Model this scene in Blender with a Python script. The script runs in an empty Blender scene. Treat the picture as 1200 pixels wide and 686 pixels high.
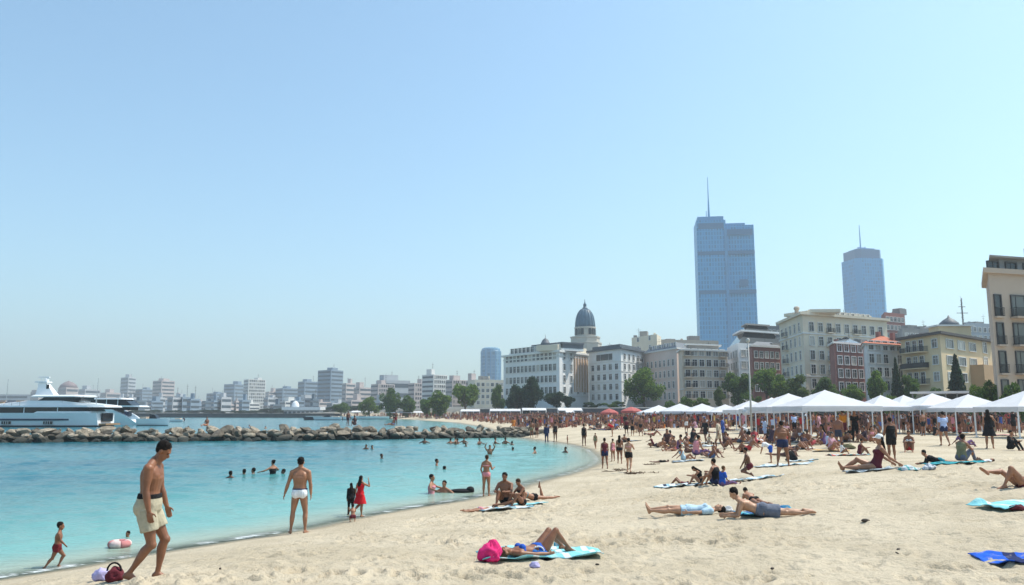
import bpy, math, random
import numpy as np
from mathutils import Vector, Matrix
random.seed(7)
S = bpy.context.scene
COL = S.collection
R = math.radians
# ------------------------------------------------------------------ camera
F = 950.0; HY = 482.0; CAMZ = 2.8
PITCH = math.atan((HY-343.0)/F)
cam_d = bpy.data.cameras.new('camera'); cam = bpy.data.objects.new('camera', cam_d); COL.objects.link(cam)
cam.location = (0, 0, CAMZ); cam.rotation_euler = (math.pi/2+PITCH, 0, 0)
cam_d.sensor_width = 36.0; cam_d.lens = F/1200*36.0
cam_d.clip_start = 0.1; cam_d.clip_end = 20000
S.camera = cam
CP, SP = math.cos(PITCH), math.sin(PITCH)
def ray(px, py):
    u = (px-600)/F; v = (343-py)/F
    return np.array([u, CP-v*SP, SP+v*CP])
def project(P):
    P = np.asarray(P, float); x = P[..., 0]; y = P[..., 1]; z = P[..., 2]-CAMZ
    fw = y*CP+z*SP; up = -y*SP+z*CP
    return 600+F*x/fw, 343-F*up/fw
def on_water(px, py):
    d = ray(px, py); t = -CAMZ/d[2]; return (d[0]*t, d[1]*t)
def at(px, D):                       # plan point at distance D along the column px, near the horizon
    d = ray(px, HY); return (d[0]/d[1]*D, D)
def zat(px, py, D):                  # height seen at row py at forward distance D
    d = ray(px, py); return CAMZ+d[2]/d[1]*D
# ------------------------------------------------------------------ noise
def _hash(ix, iy, seed):
    n = (ix.astype(np.int64)*374761393+iy.astype(np.int64)*668265263+seed*974634777) & 0x7fffffff
    n = ((n ^ (n >> 13))*1274126177) & 0x7fffffff
    n = n ^ (n >> 16)
    return (n & 0xffff)/65535.0
def vnoise(x, y, seed=0):
    x = np.asarray(x, float); y = np.asarray(y, float)
    ix = np.floor(x); iy = np.floor(y); fx = x-ix; fy = y-iy
    fx = fx*fx*(3-2*fx); fy = fy*fy*(3-2*fy)
    a = _hash(ix, iy, seed); b = _hash(ix+1, iy, seed); c = _hash(ix, iy+1, seed); d = _hash(ix+1, iy+1, seed)
    return (a*(1-fx)+b*fx)*(1-fy)+(c*(1-fx)+d*fx)*fy
def fbm(x, y, seed=0, o=4):
    s = 0; a = .5
    for k in range(o): s = s+a*vnoise(x*2**k, y*2**k, seed+k); a *= .5
    return s
def sstep(a, b, x):
    t = np.clip((x-a)/(b-a), 0, 1); return t*t*(3-2*t)
def poly_sd(x, y, poly):             # signed distance, positive inside
    x = np.asarray(x, float); y = np.asarray(y, float)
    best = np.full(x.shape, 1e18); ins = np.zeros(x.shape, bool); n = len(poly)
    for i in range(n):
        ax, ay = poly[i]; bx, by = poly[(i+1) % n]
        ex, ey = bx-ax, by-ay; L2 = ex*ex+ey*ey
        t = np.clip(((x-ax)*ex+(y-ay)*ey)/L2, 0, 1)
        best = np.minimum(best, (x-ax-t*ex)**2+(y-ay-t*ey)**2)
        if ay != by: ins ^= ((ay > y) != (by > y)) & (x < (bx-ax)*(y-ay)/(by-ay)+ax)
    d = np.sqrt(best); return np.where(ins, d, -d)
# ------------------------------------------------------------------ terrain
SHORE_PX = [(0, 680), (100, 664), (200, 646), (290, 632), (350, 623), (420, 608), (490, 595), (550, 586), (600, 575), (640, 563), (680, 553), (700, 545), (706, 540), (702, 534), (692, 527), (675, 522), (650, 518), (625, 515), (606, 512)]
SHORE = [(-60, -30), (-16, 3)]+[on_water(*p) for p in SHORE_PX]
SHORE += [(-1, 100), (-4, 140), (-13, 200), (-37, 288), (-82, 346), (-170, 385), (-420, 420), (-1200, 520), (-9000, 900)]
LAND = SHORE+[(-9000, 12000), (9000, 12000), (9000, -300), (-60, -300)]
PROM_LINE = [(130, 40), (98, 62), (84, 100), (62, 135), (37, 168), (8, 218), (-18, 305), (-70, 350), (-168, 382), (-420, 416), (-1200, 516), (-9000, 896)]
PROM = PROM_LINE+[(-9000, 12000), (9000, 12000), (9000, 40)]
def hgt(x, y, detail=False):
    x = np.asarray(x, float); y = np.asarray(y, float)
    d = poly_sd(x, y, LAND)
    hi = 1.0-0.27*sstep(14, 24, y)+0.32*sstep(38, 54, y)+0.05*np.clip(x-5, 0, 12)*(1-sstep(26, 44, y))
    hi = hi+.50*np.exp(-((x+4.5)**2+(y-10.5)**2)/16.0)+.40*np.exp(-((x-11)**2+(y-22)**2)/50.0)
    up = hi*(1-np.exp(-np.maximum(d, 0)/8.2))
    dn = -2.6*(1-np.exp(np.minimum(d, 0)/16.0))
    h = np.where(d > 0, up, dn)
    p = poly_sd(x, y, PROM)
    lf = sstep(-40, -120, x); top = 3.4-1.9*lf+np.clip(p*0.012, 0, 5)*(1-lf)
    k = sstep(0.0, 2.5, p)
    h = h*(1-k)+top*k
    return (h, d, p) if detail else h
def ground(px, py):
    d = ray(px, py); t = np.concatenate([np.linspace(3, 40, 600), np.geomspace(40, 900, 900)])
    X = d[0]*t; Y = d[1]*t; Z = CAMZ+d[2]*t
    hh = np.maximum(hgt(X, Y), 0.0)
    i = np.argmax(Z < hh); i = max(i, 1)
    a, b = t[i-1], t[i]
    for _ in range(18):
        m = (a+b)/2
        if CAMZ+d[2]*m < max(float(hgt(np.array([d[0]*m]), np.array([d[1]*m]))[0]), 0.0): b = m
        else: a = m
    return np.array([d[0]*b, d[1]*b, CAMZ+d[2]*b])
def h1(x, y): return float(hgt(np.array([x]), np.array([y]))[0])
# ------------------------------------------------------------------ materials
def new_mat(name):
    m = bpy.data.materials.new(name); m.use_nodes = True
    nt = m.node_tree; return m, nt, nt.nodes['Principled BSDF']
def nd(nt, t, **kw):
    n = nt.nodes.new(t)
    for k, v in kw.items():
        if k in n.inputs: n.inputs[k].default_value = v
        else: setattr(n, k, v)
    return n
MATS = {}
def mat(name, col, rough=.7, var=.15, scale=3.0, bump=0.0, metal=0.0, spec=.4, var_obj=0.0, coords='Object', col2=None):
    if name in MATS: return MATS[name]
    m, nt, b = new_mat(name); L = nt.links
    tc = nd(nt, 'ShaderNodeTexCoord')
    nz = nd(nt, 'ShaderNodeTexNoise'); nz.inputs['Scale'].default_value = scale; nz.inputs['Detail'].default_value = 6
    nz.inputs['Roughness'].default_value = .62
    L.new(tc.outputs[coords], nz.inputs['Vector'])
    rp = nd(nt, 'ShaderNodeValToRGB')
    lo = tuple(c*(1-var) for c in col)+(1,); hi = tuple(min(1, c*(1+var)) for c in col)+(1,)
    if col2: hi = tuple(col2)+(1,)
    rp.color_ramp.elements[0].color = lo; rp.color_ramp.elements[1].color = hi
    rp.color_ramp.elements[0].position = .32; rp.color_ramp.elements[1].position = .68
    L.new(nz.outputs['Fac'], rp.inputs['Fac'])
    out = rp.outputs['Color']
    if var_obj:
        oi = nd(nt, 'ShaderNodeObjectInfo'); hs = nd(nt, 'ShaderNodeHueSaturation')
        mp = nd(nt, 'ShaderNodeMapRange'); mp.inputs['To Min'].default_value = 1-var_obj; mp.inputs['To Max'].default_value = 1+var_obj
        L.new(oi.outputs['Random'], mp.inputs['Value']); L.new(mp.outputs[0], hs.inputs['Value']); L.new(out, hs.inputs['Color']); out = hs.outputs['Color']
    L.new(out, b.inputs['Base Color'])
    b.inputs['Roughness'].default_value = rough; b.inputs['Metallic'].default_value = metal
    b.inputs['Specular IOR Level'].default_value = spec
    if bump:
        bp = nd(nt, 'ShaderNodeBump'); bp.inputs['Strength'].default_value = bump; bp.inputs['Distance'].default_value = .05
        L.new(nz.outputs['Fac'], bp.inputs['Height']); L.new(bp.outputs['Normal'], b.inputs['Normal'])
    MATS[name] = m; return m
# ------------------------------------------------------------------ mesh builder
def nrm(v):
    v = np.asarray(v, float); return v/(np.linalg.norm(v)+1e-12)
class MB:
    def __init__(s): s.v = []; s.f = []; s.m = []
    def add(s, vs, fs, m=0):
        o = len(s.v); s.v += [tuple(float(c) for c in p) for p in vs]
        for f in fs: s.f.append(tuple(i+o for i in f)); s.m.append(m)
    def box(s, c, d, rz=0, m=0):
        cx, cy, cz = c; hx, hy, hz = d[0]/2, d[1]/2, d[2]/2; C_, S_ = math.cos(rz), math.sin(rz); vs = []
        for z in (-hz, hz):
            for x, y in ((-hx, -hy), (hx, -hy), (hx, hy), (-hx, hy)): vs.append((cx+x*C_-y*S_, cy+x*S_+y*C_, cz+z))
        s.add(vs, [(3, 2, 1, 0), (4, 5, 6, 7), (0, 1, 5, 4), (1, 2, 6, 5), (2, 3, 7, 6), (3, 0, 4, 7)], m)
    def loft(s, rings, m=0, cap=True):
        n = len(rings[0]); vs = [p for r in rings for p in r]; fs = []
        for k in range(len(rings)-1):
            for i in range(n):
                j = (i+1) % n; fs.append((k*n+i, k*n+j, (k+1)*n+j, (k+1)*n+i))
        if cap: fs.append(tuple(range(n-1, -1, -1))); fs.append(tuple(range((len(rings)-1)*n, len(rings)*n)))
        s.add(vs, fs, m)
    def tube(s, p0, p1, r0, r1=None, n=8, m=0):
        r1 = r0 if r1 is None else r1; p0 = np.array(p0, float); p1 = np.array(p1, float); t = nrm(p1-p0)
        a = nrm(np.cross(t, (0, 0, 1) if abs(t[2]) < .9 else (1, 0, 0))); b = np.cross(t, a)
        s.loft([[p+r*(math.cos(2*math.pi*i/n)*a+math.sin(2*math.pi*i/n)*b) for i in range(n)] for p, r in ((p0, r0), (p1, r1))], m)
    def lathe(s, c, prof, n=20, m=0):
        s.loft([[(c[0]+r*math.cos(2*math.pi*i/n), c[1]+r*math.sin(2*math.pi*i/n), c[2]+z) for i in range(n)] for r, z in prof], m)
    def ell(s, c, ax, n=12, k=8, m=0):
        c = np.array(c, float); A, B, C_ = [np.array(q, float) for q in ax]; rings = []
        for i in range(k+1):
            ph = -math.pi/2+math.pi*i/k; r = max(math.cos(ph), .03)
            rings.append([c+C_*math.sin(ph)+r*(A*math.cos(2*math.pi*j/n)+B*math.sin(2*math.pi*j/n)) for j in range(n)])
        s.loft(rings, m)
    def prism(s, poly, z0, z1, m=0):
        n = len(poly); a = sum(poly[i][0]*poly[(i+1) % n][1]-poly[(i+1) % n][0]*poly[i][1] for i in range(n))
        if a < 0: poly = poly[::-1]
        s.loft([[(x, y, z0) for x, y in poly], [(x, y, z1) for x, y in poly]], m)
    def mesh(s, name):
        me = bpy.data.meshes.new(name); me.from_pydata(s.v, [], s.f)
        me.polygons.foreach_set('material_index', s.m); me.update(); return me
    def build(s, name, mats, parent=None, smooth=False, loc=None):
        me = s.mesh(name)
        for q in (mats if isinstance(mats, (list, tuple)) else [mats]): me.materials.append(q)
        if smooth: me.polygons.foreach_set('use_smooth', [True]*len(me.polygons))
        return link(name, me, parent, loc)
def link(name, data, parent=None, loc=None, rz=0):
    o = bpy.data.objects.new(name, data); COL.objects.link(o)
    if parent: o.parent = parent
    if loc is not None: o.location = loc
    if rz: o.rotation_euler = (0, 0, rz)
    return o
def tag(o, label=None, cat=None, group=None, kind=None):
    if label: o['label'] = label
    if cat: o['category'] = cat
    if group: o['group'] = group
    if kind: o['kind'] = kind
    return o
def thing(name, label, cat, loc=(0, 0, 0), rz=0, group=None):
    return tag(link(name, None, None, loc, rz), label, cat, group)
def copy_tree(o, parent=None):
    c = o.copy(); COL.objects.link(c)
    if parent: c.parent = parent
    for ch in list(o.children): copy_tree(ch, c)
    return c
def grid_mesh(name, X, Y, Z, mats, attrs=None, smooth=True, tri=False):
    r, c = X.shape; V = np.stack([X, Y, Z], -1).reshape(-1, 3)
    i = np.arange(r*c).reshape(r, c)
    q = np.stack([i[:-1, :-1], i[:-1, 1:], i[1:, 1:], i[1:, :-1]], -1).reshape(-1, 4)
    me = bpy.data.meshes.new(name); me.vertices.add(len(V)); me.vertices.foreach_set('co', V.ravel().astype(np.float32))
    me.loops.add(q.size); me.loops.foreach_set('vertex_index', q.ravel().astype(np.int32))
    me.polygons.add(len(q)); me.polygons.foreach_set('loop_start', np.arange(0, q.size, 4, dtype=np.int32))
    me.update(calc_edges=True)
    if smooth: me.polygons.foreach_set('use_smooth', np.ones(len(q), bool))
    for k, a in (attrs or {}).items():
        at_ = me.attributes.new(k, 'FLOAT', 'POINT'); at_.data.foreach_set('value', a.ravel().astype(np.float32))
    for m in mats: me.materials.append(m)
    return link(name, me)
# ------------------------------------------------------------------ light
SUN_EL, SUN_AZ = R(58), R(72)     # azimuth clockwise from +Y (camera forward) towards +X
w = bpy.data.worlds.new('World'); S.world = w; w.use_nodes = True
wn = w.node_tree; bg = wn.nodes['Background']
sky = wn.nodes.new('ShaderNodeTexSky'); sky.sky_type = 'NISHITA'; sky.sun_disc = False
sky.sun_elevation = SUN_EL; sky.sun_rotation = SUN_AZ; sky.altitude = 0
sky.air_density = 1.0; sky.dust_density = 1.7; sky.ozone_density = 2.2
tint = wn.nodes.new('ShaderNodeMix'); tint.data_type = 'RGBA'; tint.blend_type = 'MULTIPLY'; tint.inputs[0].default_value = 1; tint.inputs[7].default_value = (.80, .99, .945, 1)
wn.links.new(sky.outputs[0], tint.inputs[6]); wn.links.new(tint.outputs[2], bg.inputs['Color']); bg.inputs['Strength'].default_value = .15
sd = bpy.data.lights.new('sun', 'SUN'); sd.energy = 3.3; sd.angle = R(.53); sd.color = (1, .93, .82)
so = bpy.data.objects.new('sun', sd); COL.objects.link(so)
dirv = Vector((math.sin(SUN_AZ)*math.cos(SUN_EL), math.cos(SUN_AZ)*math.cos(SUN_EL), math.sin(SUN_EL)))
so.rotation_euler = dirv.to_track_quat('Z', 'Y').to_euler(); so.location = (60, 20, 80)
S.view_settings.view_transform = 'Standard'; S.view_settings.look = 'None'; S.view_settings.gamma = 1
S.view_settings.use_curve_mapping = False; S.view_settings.exposure = 0.68
# ------------------------------------------------------------------ ground sheet
def polar(rs, ths):
    T, Rr = np.meshgrid(ths, rs); return Rr*np.sin(T), Rr*np.cos(T)
rs = [2.0]
while rs[-1] < 2850:
    r = rs[-1]; rs.append(r+(.25 if r < 6 else .055 if r < 13 else .0045*r if r < 24 else .011*r if r < 400 else .03*r))
ths = np.concatenate([np.linspace(-95, -40, 40)[:-1], np.linspace(-40, 40, 460), np.linspace(40, 95, 40)[1:]])*math.pi/180
GX, GY = polar(np.array(rs), ths)
GH, GD, GP = hgt(GX, GY, True)
beach = sstep(.6, 3.0, GD)*(1-sstep(-3, -1, GP))*(1-sstep(60, 120, GY))
det = (fbm(GX*1.1, GY*1.1, 3, 3)-.44)*.07+(fbm(GX*4.2, GY*4.2, 9, 3)-.44)*.05
def dimples(X, Y, cell, rad, depth, seed):
    out = np.zeros(X.shape); cx = np.floor(X/cell); cy = np.floor(Y/cell)
    for a in (-1, 0, 1):
        for b in (-1, 0, 1):
            ix = cx+a; iy = cy+b
            px = (ix+_hash(ix, iy, seed))*cell; py = (iy+_hash(ix, iy, seed+1))*cell
            an = _hash(ix, iy, seed+2)*math.pi; k = .5+_hash(ix, iy, seed+3)
            dx = X-px; dy = Y-py; u = (dx*np.cos(an)+dy*np.sin(an))/(rad*1.5*k); v = (-dx*np.sin(an)+dy*np.cos(an))/(rad*.75*k)
            q = np.sqrt(u*u+v*v)
            out += np.where(q < 2, -depth*k*(1-sstep(.45, 1.0, q))+depth*.45*k*np.exp(-((q-1.15)/.25)**2), 0)
    return out
near = (1-sstep(30, 46, np.hypot(GX, GY)))*(.35+.75*sstep(.36, .56, fbm(GX*.30, GY*.42, 61, 3)))
det = det+near*(dimples(GX, GY, .50, .11, .050, 21)+dimples(GX+.3, GY, .70, .13, .055, 51)+.9*dimples(GX, GY+.2, .30, .055, .040, 81))
GZ = GH+det*beach
def sand_h(x, y): return h1(x, y)
sm, nt, b = new_mat('beach_sand'); Lk = nt.links
tc = nd(nt, 'ShaderNodeTexCoord')
def noise(scale, det_=6, rough=.6, vec=None, nt_=None):
    n_ = nd(nt_ or nt, 'ShaderNodeTexNoise'); n_.inputs['Scale'].default_value = scale; n_.inputs['Detail'].default_value = det_; n_.inputs['Roughness'].default_value = rough
    (nt_ or nt).links.new(vec if vec is not None else tc.outputs['Object'], n_.inputs['Vector']); return n_
def mixc(a, b_, f, nt_=None):
    q = nt_ or nt; m_ = nd(q, 'ShaderNodeMix', data_type='RGBA')
    for s_, i in ((f, 0), (a, 6), (b_, 7)):
        if hasattr(s_, 'is_output'): q.links.new(s_, m_.inputs[i])
        else: m_.inputs[i].default_value = s_ if i == 0 else tuple(s_)+(1,)
    return m_.outputs[2]
def ramp(src, p0, p1, nt_=None):
    q = nt_ or nt; r_ = nd(q, 'ShaderNodeMapRange', interpolation_type='SMOOTHSTEP'); r_.inputs['From Min'].default_value = p0; r_.inputs['From Max'].default_value = p1
    q.links.new(src, r_.inputs['Value']); return r_.outputs[0]
def attr(name, nt_=None):
    a_ = nd(nt_ or nt, 'ShaderNodeAttribute'); a_.attribute_name = name; return a_.outputs['Fac']
n1 = noise(.35, 5); n2 = noise(5.5, 6, .7); n3 = noise(60, 3, .7)
c = mixc((.455, .38, .272), (.545, .462, .342), ramp(n1.outputs['Fac'], .38, .62))
c = mixc(c, (.33, .275, .20), ramp(n2.outputs['Fac'], .54, .78))
c = mixc(c, (.58, .52, .42), ramp(n3.outputs['Fac'], .55, .8))
# wet sand by the waterline, paving beyond the promenade edge
dd = attr('shore'); n4 = noise(.9, 4)
ad = nd(nt, 'ShaderNodeMath', operation='MULTIPLY_ADD'); Lk.new(n4.outputs['Fac'], ad.inputs[0]); ad.inputs[1].default_value = 1.3; Lk.new(dd, ad.inputs[2])
wet0 = ramp(ad.outputs[0], 1.15, .65); wet = wet0
n5 = noise(2.6, 5, .7)
c = mixc(c, (.29, .24, .16), wet); c = mixc(c, (.44, .42, .32), ramp(dd, .1, -.5))
peb = nd(nt, 'ShaderNodeMath', operation='MULTIPLY'); Lk.new(ramp(ad.outputs[0], 1.5, .75), peb.inputs[0]); Lk.new(ramp(n3.outputs['Fac'], .5, .62), peb.inputs[1])
c = mixc(c, (.20, .15, .09), peb.outputs[0])
c = mixc(c, mixc((.10, .105, .095), (.20, .19, .17), ramp(n1.outputs['Fac'], .35, .65)), ramp(attr('prom'), 0.5, 2))
Lk.new(c, b.inputs['Base Color'])
rr = nd(nt, 'ShaderNodeMapRange'); Lk.new(wet, rr.inputs['Value']); rr.inputs['To Min'].default_value = .95; rr.inputs['To Max'].default_value = .45
Lk.new(rr.outputs[0], b.inputs['Roughness']); b.inputs['Specular IOR Level'].default_value = .25
bp = nd(nt, 'ShaderNodeBump'); bp.inputs['Strength'].default_value = .8; bp.inputs['Distance'].default_value = .06
ad2 = nd(nt, 'ShaderNodeMath', operation='ADD'); Lk.new(n2.outputs['Fac'], ad2.inputs[0])
n6 = noise(14, 5, .7); Lk.new(n6.outputs['Fac'], ad2.inputs[1]); Lk.new(ad2.outputs[0], bp.inputs['Height']); Lk.new(bp.outputs['Normal'], b.inputs['Normal'])
g = grid_mesh('ground', GX, GY, GZ, [sm], {'shore': GD, 'prom': GP}); tag(g, kind='structure')
# ------------------------------------------------------------------ water
wr = [8.0]
while wr[-1] < 2800:
    r = wr[-1]; wr.append(r+max(.07, .0075*r if r < 120 else .02*r))
wt = np.concatenate([np.linspace(-85, -42, 30)[:-1], np.linspace(-42, 12, 400), np.linspace(12, 30, 20)[1:]])*math.pi/180
WX, WY = polar(np.array(wr), wt)
WH, WD, _ = hgt(WX, WY, True)
amp = sstep(.0, 5.0, -WD)*(1-sstep(70, 140, WY))
WZ = amp*((fbm(WX*.55+WY*.12, WY*.95, 31, 4)-.47)*.21+(vnoise(WX*1.6, WY*3.0, 41)-.5)*.035)
wm, nt, b = new_mat('sea_water'); Lk = nt.links
tc = nd(nt, 'ShaderNodeTexCoord')
dep = attr('depth')
mp = nd(nt, 'ShaderNodeMapping'); mp.inputs['Scale'].default_value = (.35, 1, 1); Lk.new(tc.outputs['Object'], mp.inputs['Vector'])
big = noise(.05, 4, .6, mp.outputs[0]); rip = noise(1.7, 6, .65, mp.outputs[0]); fine = noise(6.5, 4, .65, mp.outputs[0]); str_ = noise(.28, 6, .6, mp.outputs[0])
cw = mixc((.003, .10, .14), (.014, .18, .205), ramp(big.outputs['Fac'], .35, .65))
cw = mixc(cw, (.007, .105, .140), ramp(str_.outputs['Fac'], .47, .70))
sh = mixc((.31, .37, .29), (.15, .36, .33), ramp(dep, .08, .45))
cw = mixc(sh, cw, ramp(dep, .25, 2.1))
# foam strips at the very edge
fo = nd(nt, 'ShaderNodeMath', operation='MULTIPLY'); fn = noise(2.2, 7, .8, mp.outputs[0])
Lk.new(ramp(fn.outputs['Fac'], .495, .575), fo.inputs[0])
fe = nd(nt, 'ShaderNodeMath', operation='MULTIPLY'); Lk.new(ramp(dep, .01, .04), fe.inputs[0]); Lk.new(ramp(dep, .10, .05), fe.inputs[1])
Lk.new(fe.outputs[0], fo.inputs[1])
cw = mixc(cw, (.75, .77, .76), fo.outputs[0])
Lk.new(cw, b.inputs['Base Color']); b.inputs['Roughness'].default_value = .12; b.inputs['IOR'].default_value = 1.33; b.inputs['Specular IOR Level'].default_value = .28
al = nd(nt, 'ShaderNodeMath', operation='MAXIMUM'); Lk.new(ramp(dep, -.02, .16), al.inputs[0]); Lk.new(fo.outputs[0], al.inputs[1])
al2 = nd(nt, 'ShaderNodeMapRange'); Lk.new(al.outputs[0], al2.inputs['Value']); al2.inputs['To Min'].default_value = .12
Lk.new(al2.outputs[0], b.inputs['Alpha'])
bp = nd(nt, 'ShaderNodeBump'); bp.inputs['Strength'].default_value = .55; bp.inputs['Distance'].default_value = .12
ad = nd(nt, 'ShaderNodeMath', operation='MULTIPLY_ADD'); Lk.new(fine.outputs['Fac'], ad.inputs[0]); ad.inputs[1].default_value = .35; Lk.new(rip.outputs['Fac'], ad.inputs[2])
Lk.new(ad.outputs[0], bp.inputs['Height']); Lk.new(bp.outputs['Normal'], b.inputs['Normal'])
wo = grid_mesh('water', WX, WY, WZ, [wm], {'depth': -WH}); tag(wo, kind='structure')
# ------------------------------------------------------------------ haze
hb = MB(); hb.box((0, 1400, 138), (6400, 3500, 284))
hm = bpy.data.materials.new('haze_air'); hm.use_nodes = True; hn = hm.node_tree
for q in list(hn.nodes): hn.nodes.remove(q)
ho = hn.nodes.new('ShaderNodeOutputMaterial'); hv = hn.nodes.new('ShaderNodeVolumePrincipled')
hv.inputs['Color'].default_value = (.88, .95, 1.0, 1); hv.inputs['Density'].default_value = .00040; hv.inputs['Anisotropy'].default_value = .2
hn.links.new(hv.outputs[0], ho.inputs['Volume'])
tag(hb.build('haze', hm), kind='stuff')
# ------------------------------------------------------------------ people
def V3(*a): return np.array(a, float)
def orth(v, t): v = np.asarray(v, float); return nrm(v-np.dot(v, t)*t)
TS_M = [(-.17, .085, .085), (-.06, .158, .115), (.08, .163, .122), (.22, .150, .108), (.36, .138, .100), (.52, .150, .110), (.68, .168, .122), (.80, .174, .116), (.89, .158, .094), (.95, .100, .076), (1.0, .060, .060)]
TS_F = [(-.17, .085, .085), (-.06, .168, .122), (.08, .168, .120), (.22, .145, .104), (.38, .118, .090), (.52, .128, .098), (.68, .145, .112), (.80, .150, .104), (.89, .135, .085), (.95, .085, .068), (1.0, .052, .052)]
STAND = dict(t0=(0, .02, 1), t1=(0, .02, 1), pr=(1, 0, 0), sr=(1, 0, 0), hd=(0, .12, 1), fd=(0, 1, -.05),
             la=((-.14, 0, -1), (-.05, .14, -1)), ra=((.14, 0, -1), (.05, .14, -1)), ll=((-.06, .02, -1), (-.03, -.03, -1), (-.15, 1, 0)), rl=((.06, .02, -1), (.03, -.03, -1), (.15, 1, 0)))
def pose(base=None, **k): p = dict(base or STAND); p.update(k); return p
class Fig:
    def __init__(s, P, sex='m', girth=1.0, child=False):
        s.P = P; s.sex = sex; s.g = girth = girth*1.13; s.TS = TS_F if sex == 'f' else TS_M; s.child = child
        s.t0, s.t1 = nrm(P['t0']), nrm(P['t1'])
        s.pr, s.sr = orth(P['pr'], s.t0), orth(P['sr'], s.t1)
        s.hs = 1.30 if child else 1.06; s.lb = .88 if child else 1.0
        s.A0 = V3(0, 0, 0); s.A1 = .285*s.t0; s.A2 = s.A1+.285*s.t1
        s.N = s.A2
        w = .200 if sex == 'm' else .172
        s.shl = s.N-s.t1*.065-s.sr*w; s.shr = s.N-s.t1*.065+s.sr*w
        hw = .088 if sex == 'm' else .092
        s.hpl = -s.pr*hw-s.t0*.03; s.hpr = s.pr*hw-s.t0*.03
        def chain(p, dirs, ls): 
            out = [p]
            for d, l in zip(dirs, ls): out.append(out[-1]+nrm(d)*l)
            return out
        s.LA = chain(s.shl, P['la'], (.29*s.lb, .25*s.lb)); s.RA = chain(s.shr, P['ra'], (.29*s.lb, .25*s.lb))
        s.LL = chain(s.hpl, P['ll'][:2], (.44*s.lb, .43*s.lb)); s.RL = chain(s.hpr, P['rl'][:2], (.44*s.lb, .43*s.lb))
        s.hd = nrm(P['hd']); s.fd = nrm(P['fd']); s.hu = orth(s.hd, s.fd); s.hl = np.cross(s.fd, s.hu)
        s.Hc = s.N+s.hd*.075+s.hu*.095*s.hs
    def tp(s, u):
        if u < 0: return s.A0+s.t0*u*.57, s.t0
        if u > 1: return s.A2+s.t1*(u-1)*.57, s.t1
        p = (1-u)**2*s.A0+2*u*(1-u)*s.A1+u*u*s.A2; t = nrm((1-u)*s.t0+u*s.t1); return p, t
    def sec(s, u):
        T = s.TS; us = [q[0] for q in T]
        return np.interp(u, us, [q[1] for q in T])*s.g, np.interp(u, us, [q[2] for q in T])*(s.g if u < .7 else 1)
    def torso(s, mb, u0, u1, inf=0.0, n=18, flare=None, step=.06):
        us = list(np.arange(u0, u1, step))+[u1]; rings = []
        for u in us:
            p, t = s.tp(u); lat = orth(s.pr*(1-np.clip(u, 0, 1))+s.sr*np.clip(u, 0, 1), t); dep = np.cross(t, lat); a, b = s.sec(u)
            if flare and u < flare[0]:
                k = (flare[0]-u)/.57; a = np.interp(flare[0], [q[0] for q in s.TS], [q[1] for q in s.TS])+flare[1]*k; b = a*.78
            a += inf; b += inf; ring = []
            for i in range(n):
                an = 2*math.pi*i/n; cx, sx = math.cos(an), math.sin(an); e = .86
                ring.append(p+a*math.copysign(abs(cx)**e, cx)*lat+b*math.copysign(abs(sx)**e, sx)*dep)
            rings.append(ring)
        mb.loft(rings)
    def seg(s, mb, p0, p1, prof, n=12, off=None):
        t = nrm(p1-p0); L = np.linalg.norm(p1-p0); a = nrm(np.cross(t, (0.13, .3, 1) if abs(t[2]) < .9 else (1, .2, .1))); b = np.cross(t, a)
        pr = [(prof[0][0]-prof[0][1]*.8/L, prof[0][1]*.45), (prof[0][0]-prof[0][1]*.4/L, prof[0][1]*.86)]+list(prof)+[(prof[-1][0]+prof[-1][1]*.4/L, prof[-1][1]*.86), (prof[-1][0]+prof[-1][1]*.8/L, prof[-1][1]*.45)]
        rings = []
        for tt, r in pr:
            c = p0+t*L*tt
            if off is not None: c = c+off*max(0, 1-abs(tt-.3)/.3)
            rings.append([c+r*(math.cos(2*math.pi*i/n)*a+math.sin(2*math.pi*i/n)*b) for i in range(n)])
        mb.loft(rings)
    def skin(s, fingers=True):
        mb = MB(); g = s.g; f = 1.12 if s.sex == 'm' else 1.0
        s.torso(mb, -.17, 1.0); s.seg(mb, s.N-s.t1*.06, s.Hc-s.hu*.03, [(0, .062*f), (.4, .056*f), (1, .054*f)])
        dep0 = np.cross(s.t0, s.pr); dep1 = np.cross(s.t1, s.sr)
        for sg, hp in ((-1, s.hpl), (1, s.hpr)):
            mb.ell(hp*1.0+s.t0*.03-dep0*.055*g, (s.pr*.088*g, dep0*.085*g, s.t0*.10*g))
            q, _ = s.tp(.72)
            if s.sex == 'f': mb.ell(q+sg*s.sr*.072+dep1*.085, (s.sr*.062, dep1*.062, s.t1*.060))
            else: mb.ell(q+sg*s.sr*.075+dep1*.070, (s.sr*.085, dep1*.052, s.t1*.065)); mb.ell(q+sg*s.sr*.09-dep1*.07, (s.sr*.075, dep1*.05, s.t1*.10))
        for C in (s.LA, s.RA):
            s.seg(mb, s.N+s.t1*.045, C[0]+s.t1*.012, [(0, .046*f), (.5, .050*f), (1, .045*f)])
            mb.ell(C[0], [q*.060*f for q in np.eye(3)])
            s.seg(mb, C[0], C[1], [(0, .056*f), (.2, .054*f), (.45, .050*f), (.8, .040*f), (1, .039*f)])
            s.seg(mb, C[1], C[2], [(0, .040*f), (.25, .043*f), (.6, .035*f), (1, .026*f)])
            s.hand(mb, C, fingers)
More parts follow.
